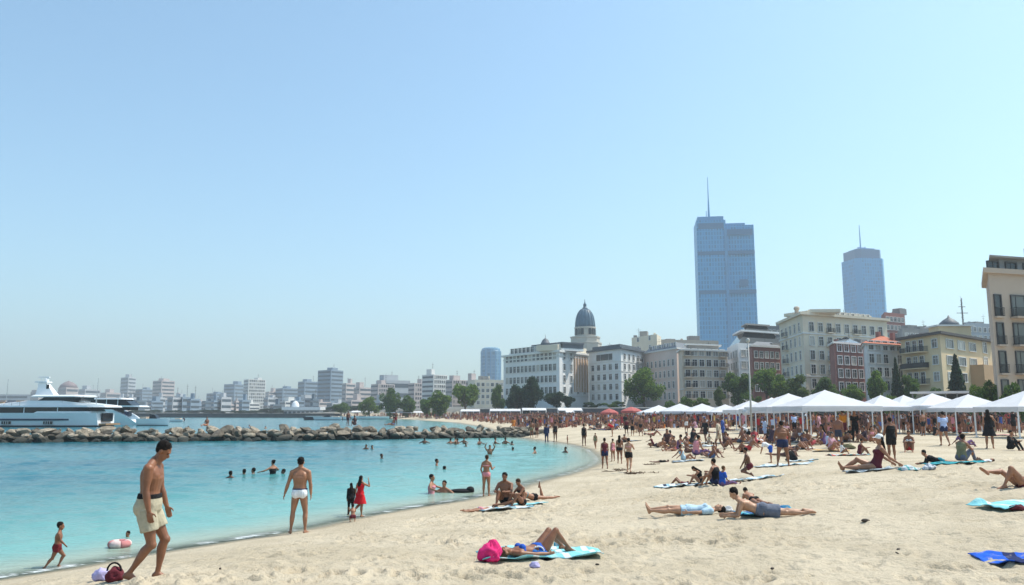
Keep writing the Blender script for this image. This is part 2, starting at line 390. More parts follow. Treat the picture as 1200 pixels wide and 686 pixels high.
        for k, C in enumerate((s.LL, s.RL)):
            g2 = g*(1.05 if s.sex == 'f' else 1)
            s.seg(mb, C[0], C[1], [(0, .090*g2), (.25, .086*g2), (.55, .073*g2), (.85, .056*g2), (1, .053*g2)])
            bend = nrm(C[1]-C[0]); sh = nrm(C[2]-C[1]); ft = nrm(s.P['ll' if k == 0 else 'rl'][2])
            back = -orth(ft if abs(np.dot(ft, sh)) < .95 else V3(0, 1, 0), sh)
            s.seg(mb, C[1], C[2], [(0, .051*g2), (.25, .056*g2), (.45, .050*g2), (.8, .035), (1, .034)], off=back*.018)
            mb.ell(C[1]-back*.012, [q*.052*g2 for q in np.eye(3)])
            s.foot(mb, C[2], ft, sh)
        s.head(mb); return mb
    def foot(s, mb, A, ft, sh):
        k = .85 if s.child else 1.0
        up = orth(-sh, ft); lat = np.cross(ft, up); rings = []
        for x, w, h, z in ((-.065, .018, .02, -.045), (-.055, .030, .036, -.04), (-.02, .036, .050, -.03), (.03, .038, .050, -.032), (.08, .044, .034, -.048), (.125, .047, .024, -.058), (.16, .045, .018, -.062), (.185, .034, .013, -.064), (.197, .016, .008, -.065)):
            c = A+ft*x*k+up*z*k; rings.append([c+k*(w*math.cos(a)*lat+h*math.sin(a)*up) for a in np.linspace(0, 2*math.pi, 13)[:-1]])
        mb.loft(rings)
    def hand(s, mb, C, fingers):
        d = nrm(C[2]-C[1]); W = C[2]; k = .85 if s.child else 1.0
        side = 1 if C is s.RA else -1
        ref = orth(s.sr*side, d) if abs(np.dot(nrm(s.sr), d)) < .9 else orth(s.t1, d)
        nrmv = -ref                           # palm faces inward
        lat = np.cross(nrmv, d)               # across the palm
        if np.dot(lat, np.cross(s.t1, s.sr)) < 0: lat = -lat      # thumb side forward
        mb.ell(W+d*.05*k, (lat*.040*k, nrmv*.018*k, d*.062*k))
        if not fingers:
            mb.ell(W+d*.11*k+nrmv*.012, (lat*.034*k, nrmv*.014*k, d*.06*k)); return
        for j, (o, L) in enumerate(((.030, .068), (.010, .078), (-.010, .072), (-.029, .056))):
            p = W+d*.085*k+lat*o*k
            d1 = nrm(d+nrmv*.25+lat*o*2.2); d2 = nrm(d+nrmv*.9+lat*o*1.5)
            q = p+d1*L*.55*k; r = q+d2*L*.5*k
            s.seg(mb, p-d*.02, q, [(0, .0095*k), (1, .0088*k)], 8); s.seg(mb, q, r, [(0, .0088*k), (1, .0075*k)], 8)
        p = W+d*.03*k+lat*.03*k; q = p+nrm(d*.7+lat*.75+nrmv*.25)*.045*k; r = q+nrm(d+lat*.2+nrmv*.35)*.032*k
        s.seg(mb, p, q, [(0, .013*k), (1, .011*k)], 8); s.seg(mb, q, r, [(0, .011*k), (1, .0085*k)], 8)
    def head(s, mb):
        k = s.hs; H = s.Hc; fd, hu, hl = s.fd, s.hu, s.hl
        mb.ell(H+(hu*.030-fd*.010)*k, (hl*.074*k, fd*.093*k, hu*.090*k), 16, 10)
        mb.ell(H+(-hu*.045+fd*.028)*k, (hl*.056*k, fd*.058*k, hu*.066*k), 14, 8)
        mb.ell(H+(-hu*.088+fd*.062)*k, (hl*.024*k, fd*.020*k, hu*.018*k), 8, 6)
        mb.ell(H+(fd*.086-hu*.016)*k, (hl*.015*k, fd*.026*k, hu*.026*k), 8, 6)
        mb.ell(H+(fd*.078+hu*.034)*k, (hl*.052*k, fd*.014*k, hu*.012*k), 8, 6)
        mb.ell(H+(fd*.080-hu*.060)*k, (hl*.024*k, fd*.012*k, hu*.010*k), 8, 6)
        for sg in (-1, 1): mb.ell(H+(sg*hl*.077-fd*.005-hu*.005)*k, (hl*.010*k, fd*.019*k, hu*.031*k), 8, 6)
    def hair(s, style):
        mb = MB(); k = s.hs; H = s.Hc; fd, hu, hl = s.fd, s.hu, s.hl
        rng = np.random.RandomState(3)
        if style == 'bald': return None
        mb.ell(H+(hu*.046-fd*.022)*k, (hl*.080*k, fd*.093*k, hu*.088*k), 18, 12)
        mb.ell(H+(hu*.012-fd*.045)*k, (hl*.074*k, fd*.056*k, hu*.068*k), 14, 8)
        if style in ('short', 'long', 'bun'):
            for i in range(44):
                a = rng.uniform(0, 2*math.pi); e = rng.uniform(.0, 1.45)
                d = hl*math.cos(a)*math.cos(e)+fd*math.sin(a)*math.cos(e)+hu*math.sin(e)
                mb.ell(H+(hu*.046-fd*.022)*k+(hl*np.dot(d, hl)*.076+fd*np.dot(d, fd)*.086+hu*np.dot(d, hu)*.082)*k, [q*rng.uniform(.010, .020)*k for q in np.eye(3)], 6, 5)
        if style == 'long':
            b = np.cross(s.t1, s.sr); p0 = H-fd*.055*k; p1 = s.N-s.t1*.05-b*.115; p2 = s.N-s.t1*.20-b*.135; rings = []
            for t in np.linspace(0, 1, 8):
                c = (1-t)**2*p0+2*t*(1-t)*p1+t*t*p2; w = .085+.02*math.sin(t*3)-.03*t**3; r = .05-.018*t
                tt = nrm(2*(1-t)*(p1-p0)+2*t*(p2-p1)); lat = orth(s.sr, tt); dp = np.cross(tt, lat)
                rings.append([c+w*math.cos(a)*lat+r*math.sin(a)*dp for a in np.linspace(0, 2*math.pi, 13)[:-1]])
            mb.loft(rings)
        if style == 'bun': mb.ell(H+(hu*.09-fd*.105)*k, [q*.045*k for q in np.eye(3)])
        return mb
    def cloth(s, kind):
        mb = MB()
        def thigh(t, inf, drop=0):
            for C in (s.LL, s.RL):
                g2 = s.g; rr = lambda x: np.interp(x, [0, .25, .55, .85, 1], [.090, .086, .073, .056, .053])*g2+inf*(1+.9*x/t*drop)
                prof = [(x, rr(x)) for x in np.linspace(0, t, 6)]
                tdir = nrm(C[1]-C[0]); L = np.linalg.norm(C[1]-C[0]); a = nrm(np.cross(tdir, (0.13, .3, 1) if abs(tdir[2]) < .9 else (1, .2, .1))); b = np.cross(tdir, a)
                rings = []
                for i, (x, r) in enumerate([(-.12, .06)]+prof): rings.append([C[0]+tdir*L*x+r*(math.cos(q)*a+math.sin(q)*b)*(1+.03*math.sin(3*q+x*9)*drop) for q in np.linspace(0, 2*math.pi, 17)[:-1]])
                mb.loft(rings)
        dep0 = np.cross(s.t0, s.pr)
        def glute(inf):
            for hp in (s.hpl, s.hpr): mb.ell(hp+s.t0*.03-dep0*.055*s.g, (s.pr*(.088*s.g+inf), dep0*(.085*s.g+inf), s.t0*(.10*s.g+inf)))
        def bust(inf):
            q, _ = s.tp(.72); dep1 = np.cross(s.t1, s.sr)
            for sg in (-1, 1): mb.ell(q+sg*s.sr*.072+dep1*.085, (s.sr*(.062+inf), dep1*(.062+inf), s.t1*(.060+inf)))
        if kind == 'shorts': s.torso(mb, -.18, .26, .018); glute(.008); thigh(.62, .020, .8)
        elif kind == 'trunks': s.torso(mb, -.18, .22, .014); glute(.013); thigh(.36, .014, .6)
        elif kind == 'briefs': s.torso(mb, -.17, .17, .011); glute(.010); thigh(.10, .009)
        elif kind == 'waistband': s.torso(mb, .20, .31, .022)
        elif kind == 'band': s.torso(mb, .165, .215, .014)
        elif kind == 'bra': s.torso(mb, .66, .745, .007, step=.02); bust(.008)
        elif kind == 'onepiece': s.torso(mb, -.17, .84, .010); glute(.009); thigh(.07, .009); bust(.010)
        elif kind in ('tank', 'tee'):
            s.torso(mb, -.04, .93, .016)
            if s.sex == 'f': bust(.012)
            if kind == 'tee':
                for C in (s.LA, s.RA): mb.ell(C[0], [q*.085 for q in np.eye(3)]); s.seg(mb, C[0], C[0]+(C[1]-C[0])*.6, [(0, .080), (1, .074)])
        elif kind == 'longtee':
            s.torso(mb, -.04, .93, .016)
            for C in (s.LA, s.RA): mb.ell(C[0], [q*.078 for q in np.eye(3)]); s.seg(mb, C[0], C[1], [(0, .07), (1, .056)]); s.seg(mb, C[1], C[2], [(0, .056), (.9, .045)])
        elif kind == 'dress': s.torso(mb, -.68, .90, .014, flare=(.12, .10)); bust(.012); glute(.013)
        elif kind == 'skirt': s.torso(mb, -.60, .30, .014, flare=(.02, .04)); glute(.018); thigh(.6, .020, .3)
        elif kind == 'trousers':
            s.torso(mb, -.18, .24, .014); glute(.013)
            for C in (s.LL, s.RL): s.seg(mb, C[0], C[1], [(0, .10*s.g), (.5, .09*s.g), (1, .07)]); s.seg(mb, C[1], C[2], [(0, .07), (1, .058)])
        elif kind == 'cap':
            mb.ell(s.Hc+(s.hu*.07-s.fd*.012)*s.hs, (s.hl*.090*s.hs, s.fd*.104*s.hs, s.hu*.085*s.hs)); mb.ell(s.Hc+(s.hu*.065+s.fd*.11)*s.hs, (s.hl*.07, s.fd*.07, s.hu*.012))
        elif kind == 'hat':
            mb.ell(s.Hc+(s.hu*.08-s.fd*.012)*s.hs, (s.hl*.095, s.fd*.108, s.hu*.085)); mb.ell(s.Hc+(s.hu*.075-s.fd*.012)*s.hs, (s.hl*.18, s.fd*.19, s.hu*.016), 20, 6)
        return mb
PENDING = []
def pend(mb, name, m, parent, voxel, smooth=4):
    o = mb.build(name, m, parent, True)
    r = o.modifiers.new('remesh', 'REMESH'); r.mode = 'VOXEL'; r.voxel_size = voxel; r.use_smooth_shade = True
    q = o.modifiers.new('smooth', 'SMOOTH'); q.factor = .5; q.iterations = smooth
    PENDING.append(o); return o
def bake():
    bpy.context.view_layer.update()
    dg = bpy.context.evaluated_depsgraph_get()
    new = [(o, bpy.data.meshes.new_from_object(o.evaluated_get(dg), preserve_all_data_layers=False, depsgraph=dg)) for o in PENDING]
    for o, me in new:
        mt = [m for m in o.data.materials]; old = o.data
        o.modifiers.clear(); me.materials.clear()
        for m in mt: me.materials.append(m)
        me.polygons.foreach_set('material_index', np.zeros(len(me.polygons), np.int32))
        if old.materials[0].name.startswith('cloth_'):          # soft folds in the cloth
            n_ = len(me.vertices); co = np.empty(n_*3); me.vertices.foreach_get('co', co); co = co.reshape(-1, 3); no = np.empty(n_*3); me.vertices.foreach_get('normal', no); no = no.reshape(-1, 3)
            f_ = np.abs(fbm(co[:, 0]*16+co[:, 1]*9, co[:, 2]*7+co[:, 1]*12, 5, 3)-.44)*2; co = co+no*(.010*(f_-.25))[:, None]; me.vertices.foreach_set('co', co.ravel())
        me.polygons.foreach_set('use_smooth', np.ones(len(me.polygons), bool)); me.name = old.name
        o.data = me; bpy.data.meshes.remove(old)
    PENDING.clear()
SKIN = {}
def skin(i):
    cols = [(.42, .225, .135), (.32, .145, .078), (.225, .092, .046), (.14, .06, .033)]
    return mat('skin_%d' % i, cols[i], .46, .24, 5, .08, spec=.45)
def clo(name, col, var=.12): return mat('cloth_'+name, col, .85, var, 14, .25, spec=.2)
def hairm(i=0): return mat('hair_%d' % i, [(.012, .009, .008), (.045, .025, .014), (.10, .055, .028)][i], .75, .3, 30, .3, spec=.12)
BLACK = lambda: clo('black', (.012, .012, .014)); WHITE = lambda: clo('white', (.75, .75, .77))
def rotz(V, a): c, s = math.cos(a), math.sin(a); V = np.asarray(V); return np.stack([V[:, 0]*c-V[:, 1]*s, V[:, 0]*s+V[:, 1]*c, V[:, 2]], -1)
def person(label, bbox, P, rz=0, sex='m', sk=1, hair='short', hc=0, wear=(), H=1.74, fit='h', voxel=.014, group=None, girth=1.0, child=False, sink=None, lim=(.82, 1.2), name='person', fingers=False, eyes=False, pitch=0):
    """bbox: where the figure stands in the photo; only used to find its ground point and real height."""
    fg = Fig(P, sex, girth, child); sk_mb = fg.skin(fingers); rz = R(rz)
    hm_ = fg.hair(hair)
    V = np.array(sk_mb.v+(hm_.v if hm_ else [])); V = rotz(V, rz); zmin = V[:, 2].min()
    x0, y0, x1, y1 = bbox; px, py = (x0+x1)/2, y1; sc = H/1.82
    for it in range(6):
        if sink is None: G = ground(px, py); z = G[2]-(.012 if fit == 'h' else .045)
        else:
            q = on_water(px, py); G = np.array([q[0], q[1], 0])
            z = -sink*sc if sink != 'auto' else (y1-y0)/F*math.hypot(*q)-(V[:, 2].max()-zmin)*sc
        W = (V-np.array([0, 0, zmin]))*sc; W = W+np.array([G[0], G[1], z])
        vis = W if sink is None else W[W[:, 2] > 0]
        u, v = project(vis); bx = (u.min(), v.min(), u.max(), v.max())
        r = (y1-y0)/max(1, bx[3]-bx[1]) if fit == 'h' else (x1-x0)/max(1, bx[2]-bx[0])
        sc = min(max(sc*r, H/1.82*lim[0]), H/1.82*lim[1])
        px += ((x0+x1)-(bx[0]+bx[2]))/2; py += (y1-bx[3])
    root = thing(name, label, 'person', (G[0], G[1], z-zmin*sc), rz, group); root.scale = (sc, sc, sc)
    vx = voxel/1.0
    body = pend(sk_mb, 'body', skin(sk), root, vx, 5 if voxel < .012 else 3)
    if hm_: pend(hm_, 'hair', hairm(hc), root, max(vx, .009), 2)
    for nm, kind, m in wear: pend(fg.cloth(kind), nm, m, root, max(vx*.9, .009), 3)
    if eyes:
        for sg in (-1, 1):
            e = MB(); e.ell(fg.Hc+(fg.hu*.010+fg.fd*.079+sg*fg.hl*.030), (fg.hl*.013, fg.fd*.008, fg.hu*.007), 10, 6); e.build('eye', mat('eye', (.03, .02, .015), .2, .1), root, True)
    FIGS.append((label[:30], bbox, bx, sc, float(np.hypot(G[0], G[1])), (float(G[0]), float(G[1]))))
    return root
FIGS = []
# poses -------------------------------------------------------------
ARM_DN = ((-.12, 0, -1), (-.05, .14, -1))
WALK = pose(ll=((-.05, .40, -1), (-.02, -.1, -1), (-.05, 1, 0)), rl=((.05, -.15, -1), (.03, -.6, -1), (.05, 1, -.35)), la=((-.15, -.2, -1), (-.05, .1, -1)), ra=((.15, .2, -1), (.05, .3, -1)))
SIT_KNEES = pose(t0=(0, -.15, 1), t1=(0, .30, 1), hd=(0, .35, 1), fd=(0, 1, -.15), ll=((-.22, .80, .80), (.02, .55, -1), (-.1, 1, -.1)), rl=((.22, .80, .80), (-.02, .55, -1), (.1, 1, -.1)), la=((-.25, .7, -.75), (.35, .9, .1)), ra=((.25, .7, -.75), (-.35, .9, .1)))
SIT_OUT = pose(t0=(0, -.18, 1), t1=(0, .02, 1), ll=((-.16, 1, .10), (0, 1, -.12), (-.15, .3, 1)), rl=((.16, 1, .25), (0, 1, -.35), (.15, .3, 1)), la=((-.25, .2, -1), (.2, .75, -.35)), ra=((.25, .2, -1), (-.2, .75, -.35)))
RECLINE = pose(t0=(0, -.75, 1), t1=(0, -.55, 1), hd=(0, .0, 1), fd=(0, 1, -.05), ll=((-.12, 1, .02), (0, 1, -.03), (-.1, .25, 1)), rl=((.12, .85, .55), (0, .75, -.75), (.1, 1, -.1)), la=((-.30, -.55, -.8), (-.05, -.75, -.5)), ra=((.30, -.55, -.8), (.05, -.75, -.5)))
SUPINE = pose(t0=(0, -1, .03), t1=(0, -1, .06), hd=(0, -1, .12), fd=(0, .1, 1), ll=((-.10, 1, .03), (-.04, 1, -.02), (-.3, .3, 1)), rl=((.10, 1, .03), (.04, 1, -.02), (.3, .3, 1)), la=((-.35, 1, -.10), (-.1, 1, -.02)), ra=((.35, 1, -.10), (.1, 1, -.02)))
SUPINE_KNEES = pose(SUPINE, ll=((-.10, .75, .72), (0, .75, -.78), (-.1, 1, -.12)), rl=((.10, .70, .80), (0, .68, -.84), (.1, 1, -.12)))
PRONE = pose(t0=(0, 1, .02), t1=(0, 1, .05), hd=(0, 1, .15), fd=(.6, .4, -.6), ll=((-.12, -1, -.02), (-.05, -1, 0), (-.2, -1, -.25)), rl=((.12, -1, -.02), (.05, -1, 0), (.2, -1, -.25)), la=((-.8, .6, -.15), (.2, 1, -.05)), ra=((.8, .6, -.15), (-.2, 1, -.05)))
PRONE_ELBOWS = pose(t0=(0, 1, .18), t1=(0, 1, .62), hd=(0, .75, .8), fd=(0, 1, -.40), ll=((-.10, -1, -.04), (-.04, -1, 0), (-.2, -1, -.2)), rl=((.10, -1, -.04), (.04, -1, 0), (.2, -1, -.2)), la=((-.12, .35, -1), (.15, 1, -.06)), ra=((.12, .35, -1), (-.15, 1, -.06)))
BEND = pose(t0=(0, .75, .75), t1=(0, 1, .25), hd=(0, 1, .1), fd=(0, .5, -1), la=((-.1, .3, -1), (0, .3, -1)), ra=((.1, .3, -1), (0, .3, -1)))
CROUCH = pose(t0=(0, .25, 1), t1=(0, .5, 1), ll=((-.25, 1, .10), (.05, -.55, -1), (-.1, 1, -.1)), rl=((.25, 1, .10), (-.05, -.55, -1), (.1, 1, -.1)), la=((-.2, .8, -.7), (.2, 1, -.3)), ra=((.2, .8, -.7), (-.2, 1, -.3)))
ARMS_UP = pose(la=((-.5, .3, .8), (.45, .2, 1)), ra=((.5, .3, .8), (-.45, .2, 1)))
# ------------------------------------------------------------------ the people one can tell apart
B_, W_ = BLACK(), WHITE()
beige = clo('beige', (.42, .375, .275), .14); dred = clo('dark_red', (.16, .02, .025)); red = clo('red', (.50, .012, .02)); grey = clo('grey_blue', (.13, .145, .19)); ltblue = clo('light_blue', (.42, .56, .66))
blue = clo('blue', (.02, .09, .42)); navy = clo('navy', (.02, .03, .08)); pink = clo('pink', (.62, .25, .28)); orange = clo('orange', (.62, .24, .03)); lilac = clo('lilac', (.42, .38, .62)); maroon = clo('maroon', (.12, .02, .03)); teal = clo('teal', (.04, .25, .30)); olive = clo('olive', (.20, .19, .11)); shirtblue = clo('shirt_blue', (.45, .55, .80)); purple = clo('purple', (.16, .09, .20)); cream = clo('cream', (.62, .56, .44))
person('barefoot man in beige shorts with black waistband walking with bowed head', (142, 515, 205, 683),
       pose(t0=(0, .0, 1), t1=(0, .13, 1), hd=(0, .62, 1), fd=(0, .80, -.58), ll=((-.03, .50, -1), (-.02, -.17, -1), (-.05, 1, -.05)), rl=((.05, .22, -1), (.02, -.72, -1), (.06, 1, -.22)), la=((-.10, .15, -1), (-.05, .35, -1)), ra=((.10, -.02, -1), (.02, .22, -1))),
       -84, sk=2, wear=[('swim_shorts', 'shorts', beige), ('waistband', 'waistband', B_)], H=1.75, voxel=.0072, fingers=True, eyes=True)
person('man seen from behind in white briefs standing at the waterline', (331, 535, 367, 626),
       pose(t0=(0, -.02, 1), la=((-.34, -.02, -1), (-.30, .05, -1)), ra=((.20, 0, -1), (.06, .08, -1)), ll=((-.15, .03, -1), (-.08, -.05, -1), (-.3, 1, 0)), rl=((.15, .03, -1), (.02, -.05, -1), (.3, 1, 0)), hd=(0, .15, 1)),
       3, sk=1, wear=[('swim_briefs', 'briefs', W_), ('waistband', 'band', navy)], H=1.78, voxel=.010, fingers=True)
person('dark haired girl in a red dress holding one hand at her face', (409, 558, 438, 606),
       pose(la=((-.5, .2, -.9), (-.2, .3, -1)), ra=((.45, .6, -.35), (-.25, .1, 1)), ll=((0, .1, -1), (0, -.9, -.5), (0, .5, -1)), rl=((-.02, .03, -1), (0, -.03, -1), (.2, 1, 0)), t1=(-.05, .15, 1), hd=(-.1, .4, 1)),
       -25, 'f', 1, 'long', 0, [('dress', 'dress', red)], H=1.25, voxel=.011, lim=(.85, 1.2))
person('dark haired toddler squatting beside the girl in the red dress', (408, 590, 418, 612), pose(CROUCH, hd=(0, .5, 1)), 20, 'f', 1, 'short', 0, [('swim_trunks', 'trunks', maroon)], H=.85, voxel=.016, child=True, lim=(.6, 1.3))
person('person in black clothes standing close behind the girl in the red dress', (405, 566, 417, 604), STAND, 30, 'f', 2, 'long', 0, [('top', 'longtee', B_), ('trousers', 'trousers', B_)], H=1.2, voxel=.014, lim=(.7, 1.2))
person('small boy in dark red trunks running through the shallows', (50, 611, 79, 666),
       pose(WALK, t1=(0, .15, 1), ll=((-.05, .75, -1), (-.02, -.45, -1), (0, 1, -.1)), rl=((.05, -.35, -1), (.02, -.75, -1), (0, 1, -.5)), ra=((.15, .35, -1), (0, .75, -.8)), la=((-.2, -.5, -.8), (0, .3, -1))),
       -68, sk=2, wear=[('swim_trunks', 'trunks', dred)], H=1.05, voxel=.012, child=True, sink=.10, lim=(.7, 1.3))
# swimmers (bodies below the surface)
def swimmer(label, cx, ytop, ywat, sk=2, up=False, rz=0, sex='m', hair='short', wear=(), group=None, scale=1.0):
    person(label, (cx-4, ytop, cx+4, ywat), ARMS_UP if up == 2 else pose(la=((-.9, .3, -.4), (-.3, .8, -.2)), ra=((.9, .3, -.4), (.3, .8, -.2))), rz, sex, sk, hair, 0, wear, H=1.70*scale, fit='n', voxel=.02, group=group, sink='auto', lim=(1, 1))
SW = 'swimmers in the bay'
for i, (x, yt, yw, up, lab, sx) in enumerate([
    (270, 552, 559, 0, 'head of a swimmer, leftmost in the row of swimmers beside the wading woman', 'm'),
    (286, 550, 557, 0, 'head of a swimmer, second from the left in the row beside the wading woman', 'm'),
    (297, 549, 557, 0, 'head of a swimmer just left of the wading woman with a dark top', 'm'),
    (332, 550, 557, 0, 'head of a swimmer just right of the wading woman with a dark top', 'm'),
    (429, 521, 526, 0, 'swimmer head before the breakwater, left one of a close pair', 'm'),
    (436, 522, 526, 0, 'swimmer head before the breakwater, right one of a close pair', 'm'),
    (447, 532, 538, 0, 'lone swimmer head below the pair by the breakwater', 'm'),
    (512, 538, 546, 0, 'lone swimmer head in open water left of the wading bather with a child', 'm'),
    (521, 546, 550, 0, 'swimmer head barely above the water beside another swimmer head', 'f'),
    (498, 513, 520, 0, 'dark swimmer alone close in front of the breakwater rocks', 'm'),
    (527, 514, 520, 0, 'dark swimmer by the breakwater, left end of the cluster of bathers', 'm'),
    (531, 512, 521, 1, 'tall dark bather standing in the cluster by the breakwater', 'm'),
    (535, 514, 520, 0, 'dark swimmer by the breakwater, right of the tall bather', 'm'),
    (542, 513, 520, 0, 'dark swimmer right of the cluster by the breakwater', 'f'),
    (546, 519, 523, 0, 'small swimmer head below the cluster by the breakwater', 'm'),
    (565, 514, 522, 0, 'dark bather in the water left of the child with raised arms', 'm'),
    (583, 513, 521, 0, 'dark bather close to the rocks right of the child with raised arms', 'm'),
    (595, 513, 521, 0, 'dark bather near the end of the breakwater', 'm'),
    (600, 517, 522, 0, 'small swimmer head near the end of the breakwater', 'f'),
    (601, 524, 528, 0, 'low swimmer head below the end of the breakwater', 'm'),
    (626, 524, 532, 0, 'dark swimmer head in the water below the two women in dark swimwear', 'm'),
    (662, 524, 531, 0, 'dark swimmer turning sideways near the curve of the shoreline', 'm'),
    (150, 623, 630, 0, 'swimmer head just behind the floating pink ring', 'm')]):
    swimmer(lab, x, yt, yw, 2 if i % 3 else 3, up, 40*i, sx, 'short', (), SW, .55 if 'pink ring' in lab else 1)
swimmer('woman wading waist deep with a dark top between the swimmer heads', 314, 540, 557, 1, 1, 60, 'f', 'bun', [('swimsuit', 'onepiece', B_)], None)
swimmer('bather standing up to the thighs in shallow water beside a seated child', 513, 556, 578, 1, 1, -100, 'f', 'short', [('swimsuit', 'onepiece', pink)])
swimmer('child up to the chest in shallow water beside a standing bather', 520, 564, 578, 1, 0, 160, 'm', 'short', ())
swimmer('child with both arms raised in the water behind the woman in pink bikini', 574, 518, 532, 1, 2, 180, 'm', 'short', ())
# beach: left and centre
person('woman in a pink bikini standing with her back turned at the shallow edge', (563, 537, 580, 582), pose(la=((-.3, -.1, -1), (.3, -.3, -.6)), ra=((.25, .3, -1), (.1, .8, .2)), hd=(.1, .1, 1)), -15, 'f', 1, 'short', 1, [('bikini_top', 'bra', pink), ('bikini_bottom', 'briefs', pink)], H=1.62, voxel=.013)
person('tanned man sitting on a towel with one arm across his raised knee', (573, 553, 606, 597), pose(SIT_KNEES, t0=(0, .1, 1), t1=(0, .3, 1), ll=((-.6, .9, .05), (.9, .45, -.15), (.5, .8, -.1)), rl=((.15, .80, .80), (0, .5, -1), (.1, 1, -.1))), 160, 'm', 2, 'short', 0, [('swim_trunks', 'trunks', B_)], voxel=.012, lim=(.8, 1.3))
person('person hugging the knees beside the tanned man on the towel', (594, 561, 612, 596), pose(SIT_KNEES, hd=(0, .7, 1), fd=(0, .8, -.5)), 120, 'f', 2, 'short', 1, [('bikini_bottom', 'briefs', B_), ('bikini_top', 'bra', B_)], H=1.62, voxel=.013, lim=(.8, 1.3))
person('sunbather propped on elbows facing the camera in a patterned top, lower leg kicked up', (604, 560, 651, 590), pose(PRONE_ELBOWS, rl=((.12, -1, -.04), (.05, .25, 1), (0, -.3, 1))), 118, 'f', 1, 'short', 0, [('bikini_top', 'bra', teal), ('bikini_bottom', 'briefs', B_)], H=1.65, fit='w', voxel=.013)
person('dark haired sunbather lying flat on the sand left of the seated tanned man', (550, 588, 577, 601), PRONE, -65, 'f', 1, 'short', 0, [('bikini_bottom', 'briefs', pink)], H=1.5, fit='w', voxel=.016, lim=(.6, 1.2))
person('sunbather on a turquoise towel with raised knees, head behind a pink cloth', (582, 627, 676, 657), pose(SUPINE_KNEES, ll=((-.10, .70, .72), (0, .75, -.70), (-.1, 1, -.12)), rl=((.12, .60, .80), (0, .72, -.76), (.1, 1, -.12))), -56, 'f', 2, 'short', 1, [('bikini_bottom', 'briefs', blue), ('bikini_top', 'bra', blue)], H=1.62, fit='w', voxel=.009, fingers=True, lim=(.85, 1.25))
person('sunbather lying on the back in light blue shirt and shorts, feet to the left', (756, 584, 851, 607), pose(SUPINE, hd=(0, -1, .25), ll=((-.10, 1, .02), (-.04, 1, -.02), (-.1, .3, 1)), rl=((.08, 1, .10), (.02, 1, -.10), (.15, .25, 1))), 82, 'f', 0, 'short', 0, [('shirt', 'tee', ltblue), ('shorts', 'trunks', ltblue)], H=1.66, fit='w', voxel=.010, fingers=True)
person('dark haired woman in a grey blue skirt propped up on a blue towel', (842, 571, 957, 609), pose(PRONE_ELBOWS, t0=(0, 1, .12), t1=(0, 1, .75), fd=(0, .9, -.5)), 80, 'f', 0, 'short', 0, [('skirt', 'skirt', grey)], H=1.66, fit='w', voxel=.010, fingers=True, eyes=True)
person('black haired person lying hidden behind the woman in the grey blue skirt', (872, 573, 900, 592), pose(PRONE_ELBOWS, hd=(0, 1, .5), fd=(0, .6, -1)), 10, 'f', 1, 'short', 0, [('bikini_bottom', 'briefs', B_)], H=1.55, fit='h', voxel=.014, lim=(.7, 1.1))
person('man in a sleeveless black shirt sitting with his back turned on a striped towel', (816, 538, 846, 569), pose(SIT_KNEES, la=((-.4, .4, -1), (-.1, .9, -.3)), ra=((.3, .7, -.7), (-.3, 1, .1))), 45, 'm', 1, 'short', 0, [('shirt', 'tank', B_), ('shorts', 'trunks', navy)], voxel=.012, lim=(.8, 1.35))
person('girl with long dark hair leaning over beside the man in black shirt', (803, 546, 825, 569), pose(SIT_KNEES, t1=(0, .8, 1), hd=(0, 1, .6), fd=(0, .6, -1)), 75, 'f', 1, 'long', 0, [('swimsuit', 'onepiece', B_)], H=1.6, voxel=.014, lim=(.7, 1.3))
person('tanned sunbather lying at the left end of the striped towel', (786, 552, 812, 570), pose(SUPINE_KNEES, hd=(0, -1, .6), fd=(0, .5, 1)), 70, 'f', 2, 'short', 0, [('swimsuit', 'onepiece', maroon)], H=1.5, fit='w', voxel=.016, lim=(.6, 1.2))
person('sunbather with auburn hair and blue top sitting behind the man in black shirt', (843, 547, 868, 570), pose(SIT_OUT, t1=(0, .35, 1), hd=(0, .6, 1)), -70, 'f', 1, 'short', 2, [('top', 'tee', blue), ('trousers', 'trousers', purple)], H=1.55, voxel=.015, lim=(.7, 1.3))
person('deeply tanned person kneeling and leaning on one arm beside a white towel', (862, 524, 889, 560), pose(t0=(0, .35, 1), t1=(0, .2, 1), ll=((-.2, .9, -.5), (0, -1, -.35), (0, -.6, -1)), rl=((.2, .9, -.5), (0, -1, -.35), (0, -.6, -1)), la=((-.2, .45, -1), (.1, .5, -.9)), ra=((.35, .1, -1), (.1, .2, -1)), fd=(0, 1, -.1)), 75, 'm', 3, 'short', 0, [('swim_trunks', 'trunks', maroon)], H=1.7, voxel=.014, lim=(.7, 1.25))
person('bending person with white shirt and dark blue shorts next to the tanned seated man', (885, 516, 908, 543), BEND, 70, 'm', 1, 'short', 0, [('shirt', 'tee', W_), ('shorts', 'shorts', blue)], H=1.6, voxel=.016, lim=(.5, 1.25))
person('broad tanned man standing astride with his back turned, black bag at his side', (903, 493, 930, 547), pose(ll=((-.2, .05, -1), (-.1, -.05, -1), (-.3, 1, 0)), rl=((.2, .05, -1), (.1, -.05, -1), (.3, 1, 0)), la=((-.35, .2, -1), (.1, .6, -.7)), ra=((.35, .2, -1), (-.1, .6, -.7)), t1=(0, .12, 1), hd=(0, .4, 1)), -12, 'm', 2, 'short', 0, [('swim_trunks', 'trunks', navy)], H=1.85, voxel=.013, girth=1.15)
